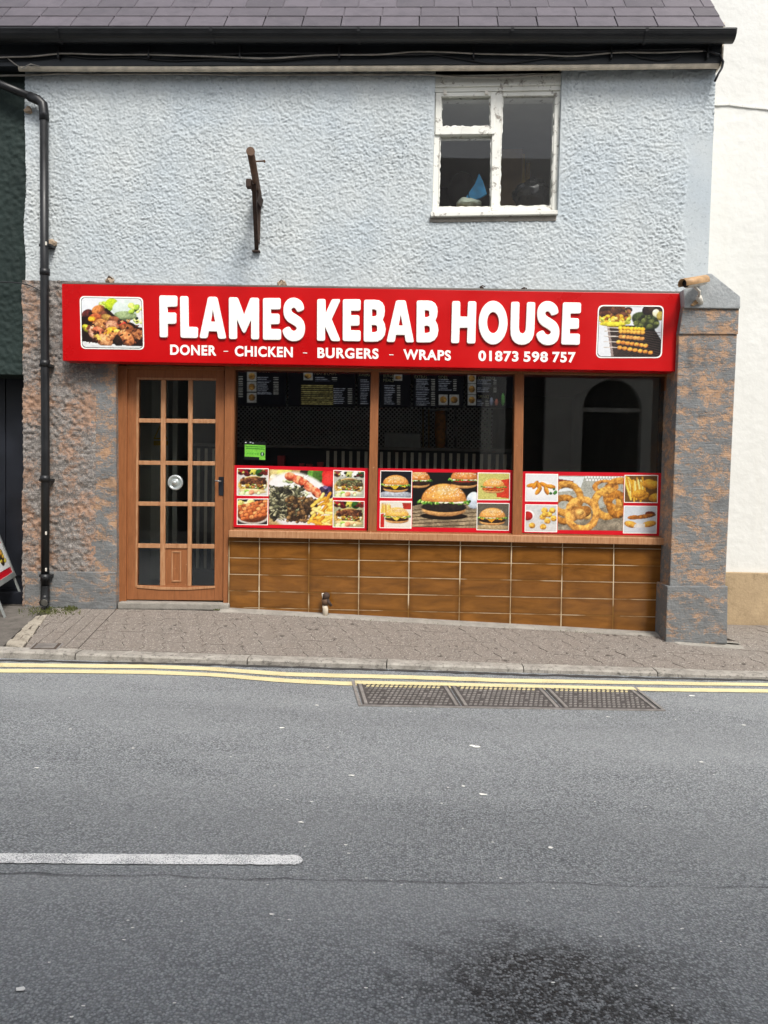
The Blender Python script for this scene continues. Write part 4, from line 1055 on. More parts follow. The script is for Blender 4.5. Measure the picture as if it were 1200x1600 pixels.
def cv_side(k):
    c = Cv(S_, S_-6, ['e6e6e8', 'd0d2d0', '7a5a34', 'd2dae4'][k]); g = np.random.default_rng(k)
    if k == 0:
        c.ell(.5, .6, .5, .36, 'f2f2f2', 0, .02, .1)
        for x, y, r in [(.18,.42,-10),(.3,.40,-60),(.42,.45,70),(.40,.62,-55),(.58,.4,30),(.65,.6,70),(.78,.45,10)]: c.ell(x, y, .17, .085, 'cf8e35', r, .3, .6, col2='b06a22')
        c.bits(10, (.78, .52, .95, .72), .05, ['4a7a3c', '2f5a2c'])
    if k == 1:
        c.poly([(.35,.2),(.95,.05),(1,.7),(.5,.75)], 'c4c8c8'); c.ell(.08, .42, .22, .24, 'f0f0f0', t=.02); c.ell(.07, .42, .17, .18, 'a02a24')
        for x, y in [(.6,.2),(.75,.35),(.55,.45),(.85,.2),(.7,.6),(.9,.5),(.22,.78),(.57,.82),(.62,.36)]: c.ell(x, y, .11, .115, 'd09a44', 0, .4, .6)
    if k == 2:
        for i in range(22): x = g.uniform(-.05, .55); c.seg((x, g.uniform(0, .3)), (x+g.uniform(-.15, .25), g.uniform(.5, 1.0)), .035, FRY[i % 4])
        for x, y in [(.72,.3),(.88,.36),(.55,.75),(.45,.68),(.95,.82)]: c.ell(x, y, .22, .17, 'c98a34', -10, .2, .6)
    if k == 3:
        c.ell(.80, .26, .16, .08, '6a3428'); c.ell(.3, .42, .2, .085, 'a8682c', -5); c.ell(.62, .38, .38, .085, '96602c', -10, .4)
        c.ell(.22, .68, .22, .13, 'cf9444', 15, .3); c.ell(.78, .66, .24, .12, 'cf9444', -12, .3); c.poly([(.35,.66),(.65,.64),(.66,.8),(.3,.8)], 'ece8e0')
    return c
def cv_sign_a():
    c = Cv(112, 92, 'eef0ec'); c.ell(.16, .2, .3, .35, 'e6eaf0', t=.03, sh=.1); c.bits(14, (.28, .1, .45, .3), .06, ['b5cc4a', '7fa832', 'd3e08a'], asp=(.4, .9))
    c.ell(.50, .12, .115, .12, 'a8c024', -15, .15, .5); c.ell(.72, .22, .22, .2, 'cfe0d4', 0, .12, .2); c.ell(.72, .35, .2, .1, '8a9a70'); c.bits(16, (.8, .14, 1, .5), .05, ['c8dc6a', '223018', 'd8e88c', '9ab844'])
    c.poly([(0,.38),(.2,.24),(.42,.2),(.6,.4),(.85,.5),(1,.62),(1,.97),(0,.88)], '2c1812', t=.4)
    for x, y, r, s, col in [(.09,.32,-30,.10,'4a2420'),(.28,.24,-20,.12,'b06a3c'),(.35,.33,-10,.09,'6a4030'),(.25,.42,5,.14,'9a5030'),(.17,.43,0,.07,'e88a24'),(.42,.40,15,.1,'8a6a38'),(.54,.44,10,.1,'7a4a34'),(.34,.53,10,.14,'b07444'),(.50,.55,5,.13,'a8745c'),(.66,.52,0,.08,'d8342c'),(.75,.62,20,.14,'7a4a2c'),(.93,.72,0,.14,'8a5838'),(.08,.62,40,.09,'b8b030'),(.18,.70,60,.12,'c08a70'),(.28,.68,30,.12,'a85a40'),(.48,.68,-20,.13,'d88a2c'),(.60,.70,30,.09,'e0a04a'),(.36,.85,20,.16,'b88058'),(.72,.80,40,.17,'b06c44'),(.58,.85,60,.12,'2a1c16'),(.25,.80,50,.08,'c09a48'),(.47,.78,-40,.1,'c07a4c')]:
        c.ell(x, y, s, s*.8, col, r, .5, .8, f=26)
    c.bits(70, (.05, .45, .98, .9), .028, ['3a2018', 'b07048', '6a3c28', 'c89060', '4a281c'], asp=(.4, .9)); c.poly([(0,.88),(.2,.96),(1,.96),(1,1),(0,1)], 'e4e6e4'); return c
def cv_sign_b():
    c = Cv(112, 96, 'e8ecf2'); c.poly([(.13,.38),(.85,.38),(1,.66),(1,1),(.24,1)], '1c1614', t=.2)
    for i in range(22): c.seg((.15+.02*i*.3, .42+.028*i), (.98, .52+.05*i), .006, '5a4a44', sh=.1)
    c.poly([(.13,.38),(.17,.38),(.26,1),(.22,1)], '9a8a84')
    c.ell(.25, .22, .27, .2, 'd8b040', 0, .15); c.bits(46, (.02, .02, .47, .18), .06, MEAT); c.bits(34, (.02, .2, .48, .32), .045, ['d8a030', 'e8c060', '8a5a28', 'b8c050'])
    c.ell(.22, .35, .22, .05, 'd8c838'); c.ell(.74, .28, .24, .17, '3a4428', 20, .5); c.bits(30, (.56, .16, .92, .4), .045, ['4a5230', '2c301c', '5c6238'])
    c.bits(8, (.75, .0, 1, .08), .08, ['2a1a1c', '3a2a20']); c.ell(.9, .12, .06, .08, 'dcd8b0'); c.ell(.97, .18, .06, .1, 'b09a50')
    for r, (y0, y1, a, b, col) in enumerate([(.43,.45,.35,.70,'e8a82c'),(.50,.52,.36,.70,'c88a3c'),(.60,.64,.36,.70,'c8884a'),(.71,.78,.33,.76,'d8843c'),(.82,.92,.35,.84,'d8883c')]):
        c.seg((.1, y0-.01), (a+.05, y0), .008, 'cfc0b4'); k = 7
        for i in range(k): t = i/(k-1); c.ell(a+(b-a)*t, y0+(y1-y0)*t, .042, .042, col, 0, .4, .7)
    return c
# ------------------------------------------------------------------ lettering helpers
def round_poly(pts, r, k=5):
    out = []; n = len(pts)
    for i in range(n):
        p = np.array(pts[i][:2], float); rr = pts[i][2] if len(pts[i]) > 2 else r
        a = np.array(pts[i-1][:2], float)-p; b = np.array(pts[(i+1)%n][:2], float)-p; la, lb = np.linalg.norm(a), np.linalg.norm(b)
        t = min(rr, la*.48, lb*.48)
        if t < .5: out.append(tuple(p)); continue
        A, B = p+a/la*t, p+b/lb*t
        for j in range(k+1): q = j/k; out.append(tuple(A*(1-q)**2+2*p*q*(1-q)+B*q*q))
    return out
def catmull(pts, k=4):
    out = []; n = len(pts)
    for i in range(n):
        p0, p1, p2, p3 = [np.array(pts[(i+j-1)%n], float) for j in range(4)]
        for j in range(k):
            t = j/k; out.append(tuple(.5*((2*p1)+(-p0+p2)*t+(2*p0-5*p1+4*p2-p3)*t*t+(-p0+3*p1-3*p2+p3)*t**3)))
    return out
def curve_mesh(loops, ext, bev):
    cu = bpy.data.curves.new('c', 'CURVE'); cu.dimensions = '2D'; cu.fill_mode = 'BOTH'; cu.extrude = ext; cu.bevel_depth = bev; cu.bevel_resolution = 1; cu.offset = -bev
    for L in loops:
        sp = cu.splines.new('POLY'); sp.points.add(len(L)-1); sp.use_cyclic_u = True
        for i, p in enumerate(L): sp.points[i].co = (p[0], -p[1], 0, 1)
    o = bpy.data.objects.new('c', cu); me = bpy.data.meshes.new_from_object(o); bpy.data.objects.remove(o); bpy.data.curves.remove(cu); return me
def place_px(me, name, y, unit, mat, parent):      # curve in photo pixels -> the plane y; depth kept in metres
    b = base_of(parent); zs = [v.co.z for v in me.vertices]; z0 = min(zs)
    for v in me.vertices:
        p = P(v.co.x, -v.co.y, y); v.co = Vector((p[0]-b[0], y-(v.co.z-z0)*unit-b[1], p[2]-b[2]))
    me.name = name; return link(name, me, parent, mat)
PXM = 1/187.0
def text(body, name, x0, y0, x1, y1, h, y, mat, parent, off=.018, ext=.2):
    # baseline from photo pixel (x0, y0) to (x1, y1), capital height h pixels
    cu = bpy.data.curves.new('t', 'FONT'); cu.body = body; cu.size = 1; cu.space_character = 1.12; cu.space_word = .8
    o = bpy.data.objects.new('t', cu); me = bpy.data.meshes.new_from_object(o); bpy.data.objects.remove(o); bpy.data.curves.remove(cu)
    if off:                                   # embolden: push the outline outwards
        bm = bmesh.new(); bm.from_mesh(me); mv = {}
        bmesh.ops.remove_doubles(bm, verts=bm.verts, dist=1e-5)
        for v in bm.verts:
            ns = []
            for ed in v.link_edges:
                if len(ed.link_faces) == 1:
                    d = (ed.verts[1].co-ed.verts[0].co).normalized(); nn = Vector((d.y, -d.x, 0)); fc = ed.link_faces[0].calc_center_median()
                    if nn.dot(fc-ed.verts[0].co) > 0: nn = -nn
                    ns.append(nn)
            if len(ns) >= 2:
                w = sum(ns, Vector()); L = w.length
                if L > 1e-4: w = w/L; mv[v] = w*off/max(.5, w.dot(ns[0]))
        for v, d in mv.items(): v.co += d
        bm.to_mesh(me); bm.free()
    xs = [v.co.x for v in me.vertices]; ys = [v.co.y for v in me.vertices]; xa, xb, ya, yb = min(xs), max(xs), min(ys), max(ys)
    if body == '-': ya, yb = ya-(yb-ya)*1.0, yb+(yb-ya)*1.0
    b = base_of(parent)
    for v in me.vertices:
        t = (v.co.x-xa)/(xb-xa); g = (v.co.y-ya)/(yb-ya); p = P(x0+(x1-x0)*t, y0+(y1-y0)*t-h*g, y); v.co = Vector((p[0]-b[0], p[1]-b[1], p[2]-b[2]))
    bm = bmesh.new(); bm.from_mesh(me); r = bmesh.ops.extrude_face_region(bm, geom=bm.faces[:])
    for e in r['geom']:
        if isinstance(e, bmesh.types.BMVert): e.co.y -= ext*PXM
    bmesh.ops.recalc_face_normals(bm, faces=bm.faces); bm.to_mesh(me); bm.free()
    me.name = name; return link(name, me, parent, mat)

# ------------------------------------------------------------------ the red shop sign
SY = -.16
sign = thing('shop_sign', tuple(P(580, 575, -.08)), 'long red fascia sign with raised white FLAMES KEBAB HOUSE letters and two food pictures', 'sign')
slab('sign_panel', [(96.5,443.5),(1070,458.5),(1063,580.5),(98,563.5)], SY, -.005, M['red'], sign, .003)
slab('top_trim', [(97,440.5),(1070,455.5),(1070,458),(97,443)], SY+.004, .0, M['signtop'], sign)
def T(pts, ox, oy, s=10.0): return [(ox+p[0]/s, oy+p[1]/s)+tuple(q/s for q in p[2:]) for p in pts]
def letter(loops, nm='letter'): place_px(curve_mesh(loops, 1.0, .6), nm, SY-.0005, PXM, M['letter'], sign)
R0 = (0,)
letter([round_poly(T([(95,122),(378,126),(378,300),(225,300,0),(225,390,0),(362,390),(362,567),(232,567,0),(228,778),(103,778)],240,450), 3.4)])
letter([round_poly(T([(418,132),(550,134),(552,612,0),(700,615),(698,790),(428,785)],240,450), 3.6)])
letter([round_poly(T([(858,142),(1000,145),(1142,800),(1018,802),(995,685,0),(872,682,0),(845,794),(720,790)],240,450), 3.6), round_poly(T([(932,350),(968,530),(897,530)],240,450), .3)])
s8 = 8.571
letter([round_poly(T([(68,128),(188,130),(273,362,0),(358,135),(473,137),(473,695),(367,693),(367,430,0),(296,590,14),(273,612,20),(250,590,14),(180,430,0),(180,690),(72,690)],350,450,s8), 3.4)])
letter([round_poly(T([(525,140),(763,140),(763,292),(632,292,0),(632,348,0),(748,350),(748,490),(632,490,0),(632,552,0),(768,555),(768,700),(525,700)],350,450,s8), 3.4)])
Spts = [(1074,265),(1055,205),(1005,155),(935,135),(865,155),(815,215),(798,300),(812,390),(855,452),(925,497),(968,528),(972,558),(940,578),(905,562),(882,528),(848,527),(797,558),(790,598),(818,660),(873,705),(940,718),(1010,703),(1065,650),(1087,560),(1078,475),(1040,412),(980,367),(922,330),(905,298),(918,277),(945,272),(965,292),(990,324),(1028,318),(1068,296)]
letter([catmull(T(Spts, 350, 450, s8))])
letter([round_poly(T([(108,128),(240,128),(240,350,0),(338,130),(464,130),(464,165),(335,440,0),(464,755),(460,787),(330,787),(232,560,0),(232,782),(105,782)],485,455), 3.4)])
letter([round_poly(T([(508,132),(788,132),(785,312),(635,312,0),(635,380,0),(768,382),(768,545),(632,545,0),(632,615,0),(788,618),(785,790),(505,785)],485,455), 3.4)])
Bo = [(838,140,34),(1000,140,0),(1070,148,0),(1125,182,0),(1157,240,0),(1165,310,0),(1157,385,0),(1130,450,0),(1163,515,0),(1178,600,0),(1163,690,0),(1118,758,0),(1050,793,0),(990,796,0),(832,795,34)]
Bh = [[(965,292,2),(1000,292,10),(1034,305,14),(1034,385,14),(1000,398,10),(965,398,2)], [(960,535,2),(1010,535,10),(1042,550,14),(1042,630,14),(1005,645,10),(960,645,2)]]
for ox, oy in ((485,455), (485-22.8+105-.0, 456.2)):
    letter([round_poly(T(Bo, ox, oy), 0)]+[round_poly(T(h, ox, oy), 0) for h in Bh])
letter([round_poly(T([(288,148),(438,148),(570,807),(440,807),(420,690,0),(290,690,0),(268,802),(138,800)],590,455), 3.6), round_poly(T([(362,375),(393,540),(328,540)],590,455), .3)])
letter([round_poly(T([(112,160),(240,160),(238,402,0),(352,402,0),(360,162),(492,165),(475,825),(342,825),(350,578,0),(232,578,0),(222,820),(95,818)],695,455), 3.6)])
el = lambda cx, cy, rx, ry, n=44: [(cx+rx*math.cos(2*math.pi*i/n), cy+ry*math.sin(2*math.pi*i/n)) for i in range(n)]
letter([el(770.2,504.8,22.5,34.2), el(770.1,504.7,9.2,16.4)])
letter([round_poly(T([(-18,172,36),(115,172,36),(105,560,0),(108,610,0),(122,648,0),(158,668,0),(192,648,0),(209,610,0),(213,560,0),(228,175,36),(360,178,36),(347,600,0),(335,690,0),(310,760,0),(265,810,0),(210,838,0),(152,845,0),(95,838,0),(42,810,0),(-2,760,0),(-25,690,0),(-30,600,0)],800,455), 0)])
letter([catmull([(800+(378+(x-790)*(357/297))/10, 455+(160+(y-135)*(690/583))/10) for x, y in Spts])])
letter([round_poly(T([(790,180),(1075,185),(1070,355),(910,355,0),(908,425,0),(1042,430),(1038,595),(900,595,0),(898,668,0),(1055,670),(1052,845),(762,840)],800,455), 3.4)])
YT = SY-.0005
for w, a, b, c, d, h in [('DONER',266,554.5,338,556,16.3),('-',349.5,550.5,356.5,550.6,3.2),('CHICKEN',367,556.8,457.5,558.6,16.5),('-',473.5,553,480,553.2,3.2),('BURGERS',496,559.5,591.5,561,16.5),('-',608,556,615,556.2,3.4),('WRAPS',630,561.8,704.5,563.6,16.3),('01873',747.5,564.3,810,565.4,16.6),('598',818,565.6,856,566.2,16.6),('757',863,566.3,899.5,567,16.6)]:
    text(w, 'lettering' if w != '-' else 'dash', a, b, c, d, h, YT, M['letter'], sign, .036, .3)
def rrect(q, r):
    return round_poly([tuple(p) for p in q], r, 6)
for q, r, cv in (([(124.5,462.5),(223.5,464.5),(225.5,546.5),(126.5,545)], 8, cv_sign_a()), ([(934.5,476.5),(1037.5,477.5),(1034,559.5),(931,559.5)], 9, cv_sign_b())):
    g = np.array(q, float); cen = g.mean(0)
    ins = lambda d: [tuple(p+(np.array([np.sign(cen[0]-p[0]), np.sign(cen[1]-p[1])]))*d) for p in g]
    place_px(curve_mesh([rrect(ins(0), r)], .15, 0), 'picture_border', SY-.0008, PXM, M['letter'], sign)
    place_px(curve_mesh([rrect(ins(1.9), r-1)], .1, 0), 'picture_keyline', SY-.0030, PXM, M['darkline'], sign)
    picture(cv, ins(2.6), SY-.0048, 'picture', sign, rr=r-1.8)

# ------------------------------------------------------------------ window posters
PY = .0975
def Tq(pts, ox, oy, s): return [(ox+x/s, oy+y/s) for x, y in pts]
s5 = 5.217
posters = [
 ('red window poster of kebab platter and stuffed pitta pictures, behind the door side pane', 355, 720, s5, [(50,35),(1152,60),(1140,570),(45,540)],
  [([(80,60),(338,62),(335,288),(78,283)], cv_wrap(0, 'd8d4cc')), ([(341,70),(862,85),(858,525),(338,520)], cv_platter()), ([(80,308),(336,308),(332,525),(78,522)], cv_skewers()), ([(865,75),(1122,85),(1120,302),(861,298)], cv_wrap(1, 'b8b8a8')), ([(862,322),(1120,328),(1118,548),(860,542)], cv_wrap(0, 'a8a884'))]),
 ('red window poster with five burger pictures around a large sesame bun burger', 580, 720, s5, [(58,60),(1155,75),(1145,590),(45,570)],
  [([(75,78),(335,82),(330,306),(70,301)], cv_burger(0)), ([(338,92),(865,98),(858,548),(333,540)], cv_burger_main()), ([(72,326),(332,328),(328,552),(68,548)], cv_burger(1)), ([(868,95),(1132,98),(1130,322),(864,320)], cv_burger(2)), ([(862,342),(1128,345),(1122,570),(858,565)], cv_burger(3))]),
 ('red window poster with onion rings, wedges and nuggets, in the right hand pane', 805, 725, 4.8, [(58,55),(1110,68),(1080,540),(45,515)],
  [([(78,72),(322,75),(320,283),(74,280)], cv_side(0)), ([(325,88),(815,92),(808,500),(318,495)], cv_rings()), ([(75,302),(318,305),(314,512),(70,508)], cv_side(1)), ([(820,82),(1073,83),(1068,293),(816,290)], cv_side(2)), ([(815,312),(1065,315),(1060,522),(808,520)], cv_side(3))])]
for lab, ox, oy, s, outer, pics in posters:
    q = Tq(outer, ox, oy, s); c = np.mean(q, 0)
    po = thing('window_poster', tuple(P(c[0], q[2][1], PY)), lab, 'poster', 'food posters in the shop windows')
    slab('backing', q, PY, PY+.002, M['redp'], po)
    for i, (pq, cv) in enumerate(pics):
        pq = Tq(pq, ox, oy, s)
        if i != 1:
            slab('picture_border', pq, PY-.0012, PY-.0003, M['letter'], po)
            g = np.array(pq); cc = g.mean(0); pq = [tuple(p+np.sign(cc-p)*1.1) for p in g]
        picture(cv, pq, PY-.0016 if i != 1 else PY-.0008, 'picture', po)
# hygiene rating sticker
c = Cv(56, 52, '101418')
c.bits(6, (.06, .06, .5, .12), .03, ['cfd4d4', '8f9aa0']); c.poly([(.03,.2),(.97,.2),(.97,.97),(.70,.97),(.70,.82),(.03,.82)], '7cc84a', t=.03)
for y in (.29, .40): c.seg((.10,y), (.92,y), .028, '3f7a2c', t=.5, sh=.1, f=60)
for i in range(5): c.ell(.16+.115*i, .64, .045, .06, '5fa63c', t=.05)
c.ell(.83, .66, .095, .115, '14582c', t=0, sh=.1); c.seg((.83,.60), (.83,.72), .02, 'e8f0e0')
stk = thing('rating_sticker', tuple(P(397, 718, .098)), 'small green and black food hygiene rating sticker in lower left of window', 'sticker')
slab('backing', [(381.5,689),(415.5,690.5),(415.3,719.5),(381.5,718)], .098, .0995, M['board'], stk)
picture(c, [(381.5,689),(415.5,690.5),(415.3,719.5),(381.5,718)], .0972, 'print_face', stk)

# ------------------------------------------------------------------ pipes, cables, fittings on the wall
dp = thing('drainpipe', tuple(P(70, 942, -.09)), 'black plastic drainpipe with an angled top run down the left edge of the front', 'drainpipe')
PYD = -.085; R = .034
a, b, c_ = P(-60, 106, PYD), P(60, 157, PYD), P(69.5, 162, PYD)
low = [P(69, 175, PYD), P(69.5, 420, PYD), P(71, 700, PYD), P(70.5, 915, PYD)]
MB().tube(low, R, 14).build('pipe', M['black'], dp, True)
MB().tube([a, P(0, 131.5, PYD), P(50, 152, PYD)], R*.95, 14).build('offset_pipe', M['black'], dp, True)
MB().tube([P(46,150.5,PYD), P(60,156.5,PYD), P(67,163,PYD), P(69,178,PYD), P(69,188,PYD)], R*1.16, 14).build('elbow', M['black'], dp, True)
for py in (425, 568, 748, 902): MB().tube([P(70+.002*(py-425), py-5, PYD), P(70+.002*(py-425), py+5, PYD)], R*1.2, 14).build('collar', M['black'], dp, True)
for py in (383, 571, 750, 900):
    p = P(70, py, PYD); m = MB(); m.box(p[0]-.05, p[0]+.055, PYD-.005, .0, p[2]-.012, p[2]+.012); m.build('bracket', M['black'], dp, bevel=.004)
for py in (380, 833, 890):
    p = P(71.5, py, PYD-R-.001); m = MB(); m.box(p[0]-.006, p[0]+.007, PYD-R-.003, PYD-R+.01, p[2]-.016, p[2]+.014); m.build('paint_fleck', M['camwhite'], dp, bevel=.004)
sp = P(70.5, 915, PYD); MB().tube([sp, P(70.5, 930, PYD), P(70, 938, PYD-.02), P(69, 942, PYD-.06)], [R*1.05, R*1.1, R*1.1, R*1.15], 14, caps=False).build('shoe', M['black'], dp, True)
pe = P(69, 942, PYD-.058); MB().tube([pe, pe+np.array([0, .004, .002])], R*1.02, 14).build('shoe_mouth', M['roomdark'], dp)
MB().tube([pe+np.array([R*1.1*math.cos(t), -.004, R*1.1*math.sin(t)]) for t in np.linspace(0, 2*math.pi, 20)], .004, 6).build('shoe_rim', M['black'], dp, True)

cdt = tag(MB().tube([P(30,107.5,-.085), P(300,108,-.085), P(600,107,-.085), P(900,105.5,-.085), P(1122,103,-.085)], .021, 10).build('conduit', M['conduit'], None, True), 'long weathered cream conduit pipe running under the black fascia board', 'pipe')
def cable(pts, y, r, label, mat='cable', wob=0):
    X = [p[0] for p in pts]; xs = np.linspace(X[0], X[-1], max(24, int((X[-1]-X[0])/16))); 
    if len(pts) > 2 and all(X[i] < X[i+1] for i in range(len(X)-1)):
        q = []
        arr = np.array(pts, float)
        for x in xs: q.append((x, np.interp(x, arr[:,0], arr[:,1])+wob*(float(vn(x*.02, y*50))-.5)))
        for _ in range(2): q = [q[0]]+[((q[i-1][0]+2*q[i][0]+q[i+1][0])/4, (q[i-1][1]+2*q[i][1]+q[i+1][1])/4) for i in range(1, len(q)-1)]+[q[-1]]
    else: q = pts
    tag(MB().tube([P(a, b, y) for a, b in q], r, 6).build('cable', M[mat], None, True), label, 'cable', 'cables strung along the eaves')
CY = -.122
cable([(-20,90),(40,87),(92,82),(160,86),(232,81),(300,86),(380,84),(505,84),(600,86),(700,84),(840,83),(955,80),(1060,78),(1098,76),(1124,86)], CY, .010, 'thickest black cable clipped along the fascia and curling round its right end', wob=4)
cable([(-20,92),(40,88),(92,84),(150,87),(232,84),(330,88),(430,92),(505,85),(560,86),(640,82),(760,84),(880,88),(960,81),(1030,85),(1098,79)], CY-.012, .006, 'dusty pale grey cable twisted beside the thickest fascia cable', 'cablegrey', 5)
cable([(90,84),(130,92),(165,92),(205,88),(260,96),(330,93),(420,96),(480,90),(560,84)], CY+.012, .005, 'thin cable looping low on the left half of fascia')
cable([(660,82),(720,92),(770,100),(820,96),(870,88),(900,84)], CY+.010, .005, 'thin cable sagging to the conduit above the upper window')
cable([(980,82),(1000,90),(1030,94),(1055,92),(1064,86)], CY+.010, .005, 'short thin cable drooping near the right end of fascia')
cable([(-20,120),(15,118),(45,119),(85,115.5),(150,116),(210,117),(300,116),(380,117),(470,116),(560,117),(676,117),(700,121),(790,121),(876,116)], -.024, .008, 'grey painted cable running along the top edge of the roughcast', 'cablegrey', 3)
cable([(-20,440),(10,441),(30,442),(48,446),(66,456)], -.05, .005, 'thin black wire crossing the green wall to the drainpipe')
cable([(1124,86), (1130,97), (1128,106), (1122,116), (1117,127)], CY, .010, 'black cable tail hanging down the corner by the white house')
cable([(62,104), (48,100), (34,107), (22,99), (12,91)], CY, .005, 'grey cable hooking down to the conduit at its left end', 'cablegrey')
for i, px in enumerate((92, 233, 375, 530, 740, 955, 1105)):
    p = P(px, 82, CY); m = MB(); m.box(p[0]-.007, p[0]+.007, CY-.02, -.099, p[2]-.05, p[2]+.05); m.build('cable_clip', M['black'], None, bevel=.003)
    o = bpy.data.objects['cable_clip' if i == 0 else 'cable_clip.%03d' % i]; tag(o, 'small black clip holding fascia cables, '+['leftmost, above the drainpipe top','above the kebab picture','above the iron bracket','above the middle of the sign','above the upper window','right of the upper window','last one, at the white house'][i], 'clip', 'cable clips on the fascia board')

sb = thing('sign_bracket', tuple(P(403, 395, -.0)), 'rusty iron hanging sign bracket without its sign, projecting from roughcast wall', 'bracket')
w0, w1 = P(404, 306, -.01), P(391.5, 237, -.86); mid = w0+(w1-w0)*.38
MB().tube([w0, mid, w1], .028, 12).build('arm', M['rust'], sb, True)
MB().tube([w1, w1+(w1-w0)*.012], .032, 12).build('end_cap', M['rust'], sb)
q = P(397, 248, -.8); MB().tube([w0+(w1-w0)*.80, w0+(w1-w0)*.80+np.array([.09, 0, .004])], .006, 6).build('pin', M['rust'], sb)
MB().tube([w0+(w1-w0)*.80+np.array([.085, 0, 0]), w0+(w1-w0)*.80+np.array([.098, 0, .005])], .011, 8).build('pin_head', M['rust'], sb)
f0 = P(401, 390, -.012); m = MB()
def bar(m, p, q, w, t):
    p, q = np.array(p), np.array(q); d = (q-p)/np.linalg.norm(q-p); s = np.array([1.0, 0, 0]); n = np.cross(d, s); n /= np.linalg.norm(n)
    vs = [p+a*s*w+b*n*t for a, b in ((-1,-1),(1,-1),(1,1),(-1,1))]+[q+a*s*w+b*n*t for a, b in ((-1,-1),(1,-1),(1,1),(-1,1))]
    m.add(vs, [(0,1,2,3),(7,6,5,4),(0,4,5,1),(1,5,6,2),(2,6,7,3),(3,7,4,0)])
bar(m, f0, mid+np.array([-.015, 0, -.03]), .017, .008); m.build('stay', M['iron'], sb, bevel=.003)
m = MB(); bar(m, P(403, 380, -.012), P(405.5, 300, -.012), .016, .010); m.build('wall_strap', M['iron'], sb, bevel=.003)
m = MB(); m.prism([Pxz(396,284,-.13), Pxz(408,306,-.13), Pxz(404,318,-.13), Pxz(394,300,-.13)], -.20, -.02); m.build('gusset', M['iron'], sb, bevel=.004)
m = MB(); p = P(389.5, 287, -.34); m.box(p[0]-.022, p[0]+.02, p[1]-.03, p[1]+.03, p[2]-.035, p[2]+.03); m.build('clamp', M['iron'], sb, bevel=.006)
m = MB(); p = P(401, 393, -.02); m.box(p[0]-.035, p[0]+.03, -.045, .0, p[2]-.006, p[2]+.006); m.build('foot_plate', M['iron'], sb, bevel=.003)

cm = thing('security_camera', tuple(P(1090, 478, -.26)), 'small weathered bullet security camera on a cream stalk above right end of sign', 'camera')
c0, c1 = P(1101, 438, -.30), P(1072, 443, -.42)
d = (c1-c0)/np.linalg.norm(c1-c0)
MB().tube([c0, c0+d*.01, c1-d*.02, c1], [.030,.036,.037,.034], 16).build('body', M['camwhite'], cm, True)
up = np.array([0, 0, 1.0])-d*d[2]; sd = np.cross(d, up); m = MB(); vs = []
for s in (c0-d*.01, c1+d*.045):
    for t in np.linspace(-.15*math.pi, 1.15*math.pi, 13): vs.append(s+sd*.043*math.cos(t)+up*.043*math.sin(t))
for s in (c0-d*.01, c1+d*.045):
    for t in np.linspace(-.15*math.pi, 1.15*math.pi, 13): vs.append(s+sd*.039*math.cos(t)+up*.039*math.sin(t))
m.add(vs, [(i, i+1, 14+i, 13+i) for i in range(12)]+[(26+i, 39+i, 40+i, 27+i) for i in range(12)]+[(i, 26+i, 27+i, i+1) for i in range(12)]+[(13+i, 14+i, 40+i, 39+i) for i in range(12)])
m.build('sun_hood', M['camtan'], cm, True)
MB().tube([c1-d*.004, c1+d*.006], .030, 14).build('lens_window', M['board'], cm)
st = c0*.4+c1*.6
MB().tube([st-up*.03, P(1093, 455, -.33), P(1092, 468, -.28)], .010, 8).build('stalk', M['camwhite'], cm, True)
MB().tube([P(1092, 464, -.30), P(1094, 474, -.225)], [.022, .03], 10).build('base', M['camwhite'], cm, True)
m = MB(); m.slab([(1091,465),(1096,470),(1084,478),(1080,476)], -.27, -.22); m.build('bracket', M['camtan'], cm, bevel=.003)

sp_ = thing('standpipe', tuple(P(508, 961, -.05)), 'short cut-off cream pipe stub with a rusty valve in front of the brown tiles', 'pipe')
YP = -.04
MB().tube([P(508.5, 964, YP), P(508.5, 952, YP), P(508, 944, YP)], .024, 12).build('pipe', M['conduit'], sp_, True)
MB().tube([P(509, 945, YP), P(508, 936, YP)], [.030, .034], 10).build('collar', M['rust'], sp_, True)
MB().tube([P(508, 937, YP), P(510, 930, YP-.01), P(511, 927, YP)], [.028, .032, .022], 10).build('valve_body', M['iron'], sp_, True)
MB().tube([P(511, 936, YP-.01), P(515, 943, YP-.02), P(518, 947, YP-.02)], [.016, .014, .012], 8).build('valve_spout', M['iron'], sp_, True)
m = MB(); m.slab([(502.5,927),(507,927),(508,938),(504,940)], YP-.01, YP+.01); m.build('clip', M['camwhite'], sp_, bevel=.003)
for px, py, lab in ((172,437,'rusty cut fixing stub above the kebab picture on the sign'), (440,443,'rusty cut fixing stub in the wall above letters of first word'), (753,449,'tiny rusty fixing stub above the gap left of last word'), (818,452,'bent wire fixing stub above last word on the sign')):
    bm = bmesh.new(); bmesh.ops.create_icosphere(bm, subdivisions=2, radius=1)
    c = P(px, py+2, -.03); k0 = 1.0 if px < 460 else .5
    for v in bm.verts:
        k = .55+.9*float(vn(v.co.x*2.2+px, v.co.z*2.2+v.co.y*2, 5)); v.co = Vector((v.co.x*.038*k, v.co.y*.028*k, v.co.z*.034*k))*k0
    me = bpy.data.meshes.new('fixing_stub'); bm.to_mesh(me); bm.free(); o = link('fixing_stub', me, None, M['mortar'] if k0 == 1 else M['iron']); o.location = c
    tag(o, lab, 'fixing', 'old fixing stubs above the sign')
    MB().tube([c+np.array([-.02, -.012, .01]), c+np.array([.0, -.03, .035*k0]), c+np.array([.025, -.01, .015])], .005, 6).build('bolt', M['iron'], o, True)

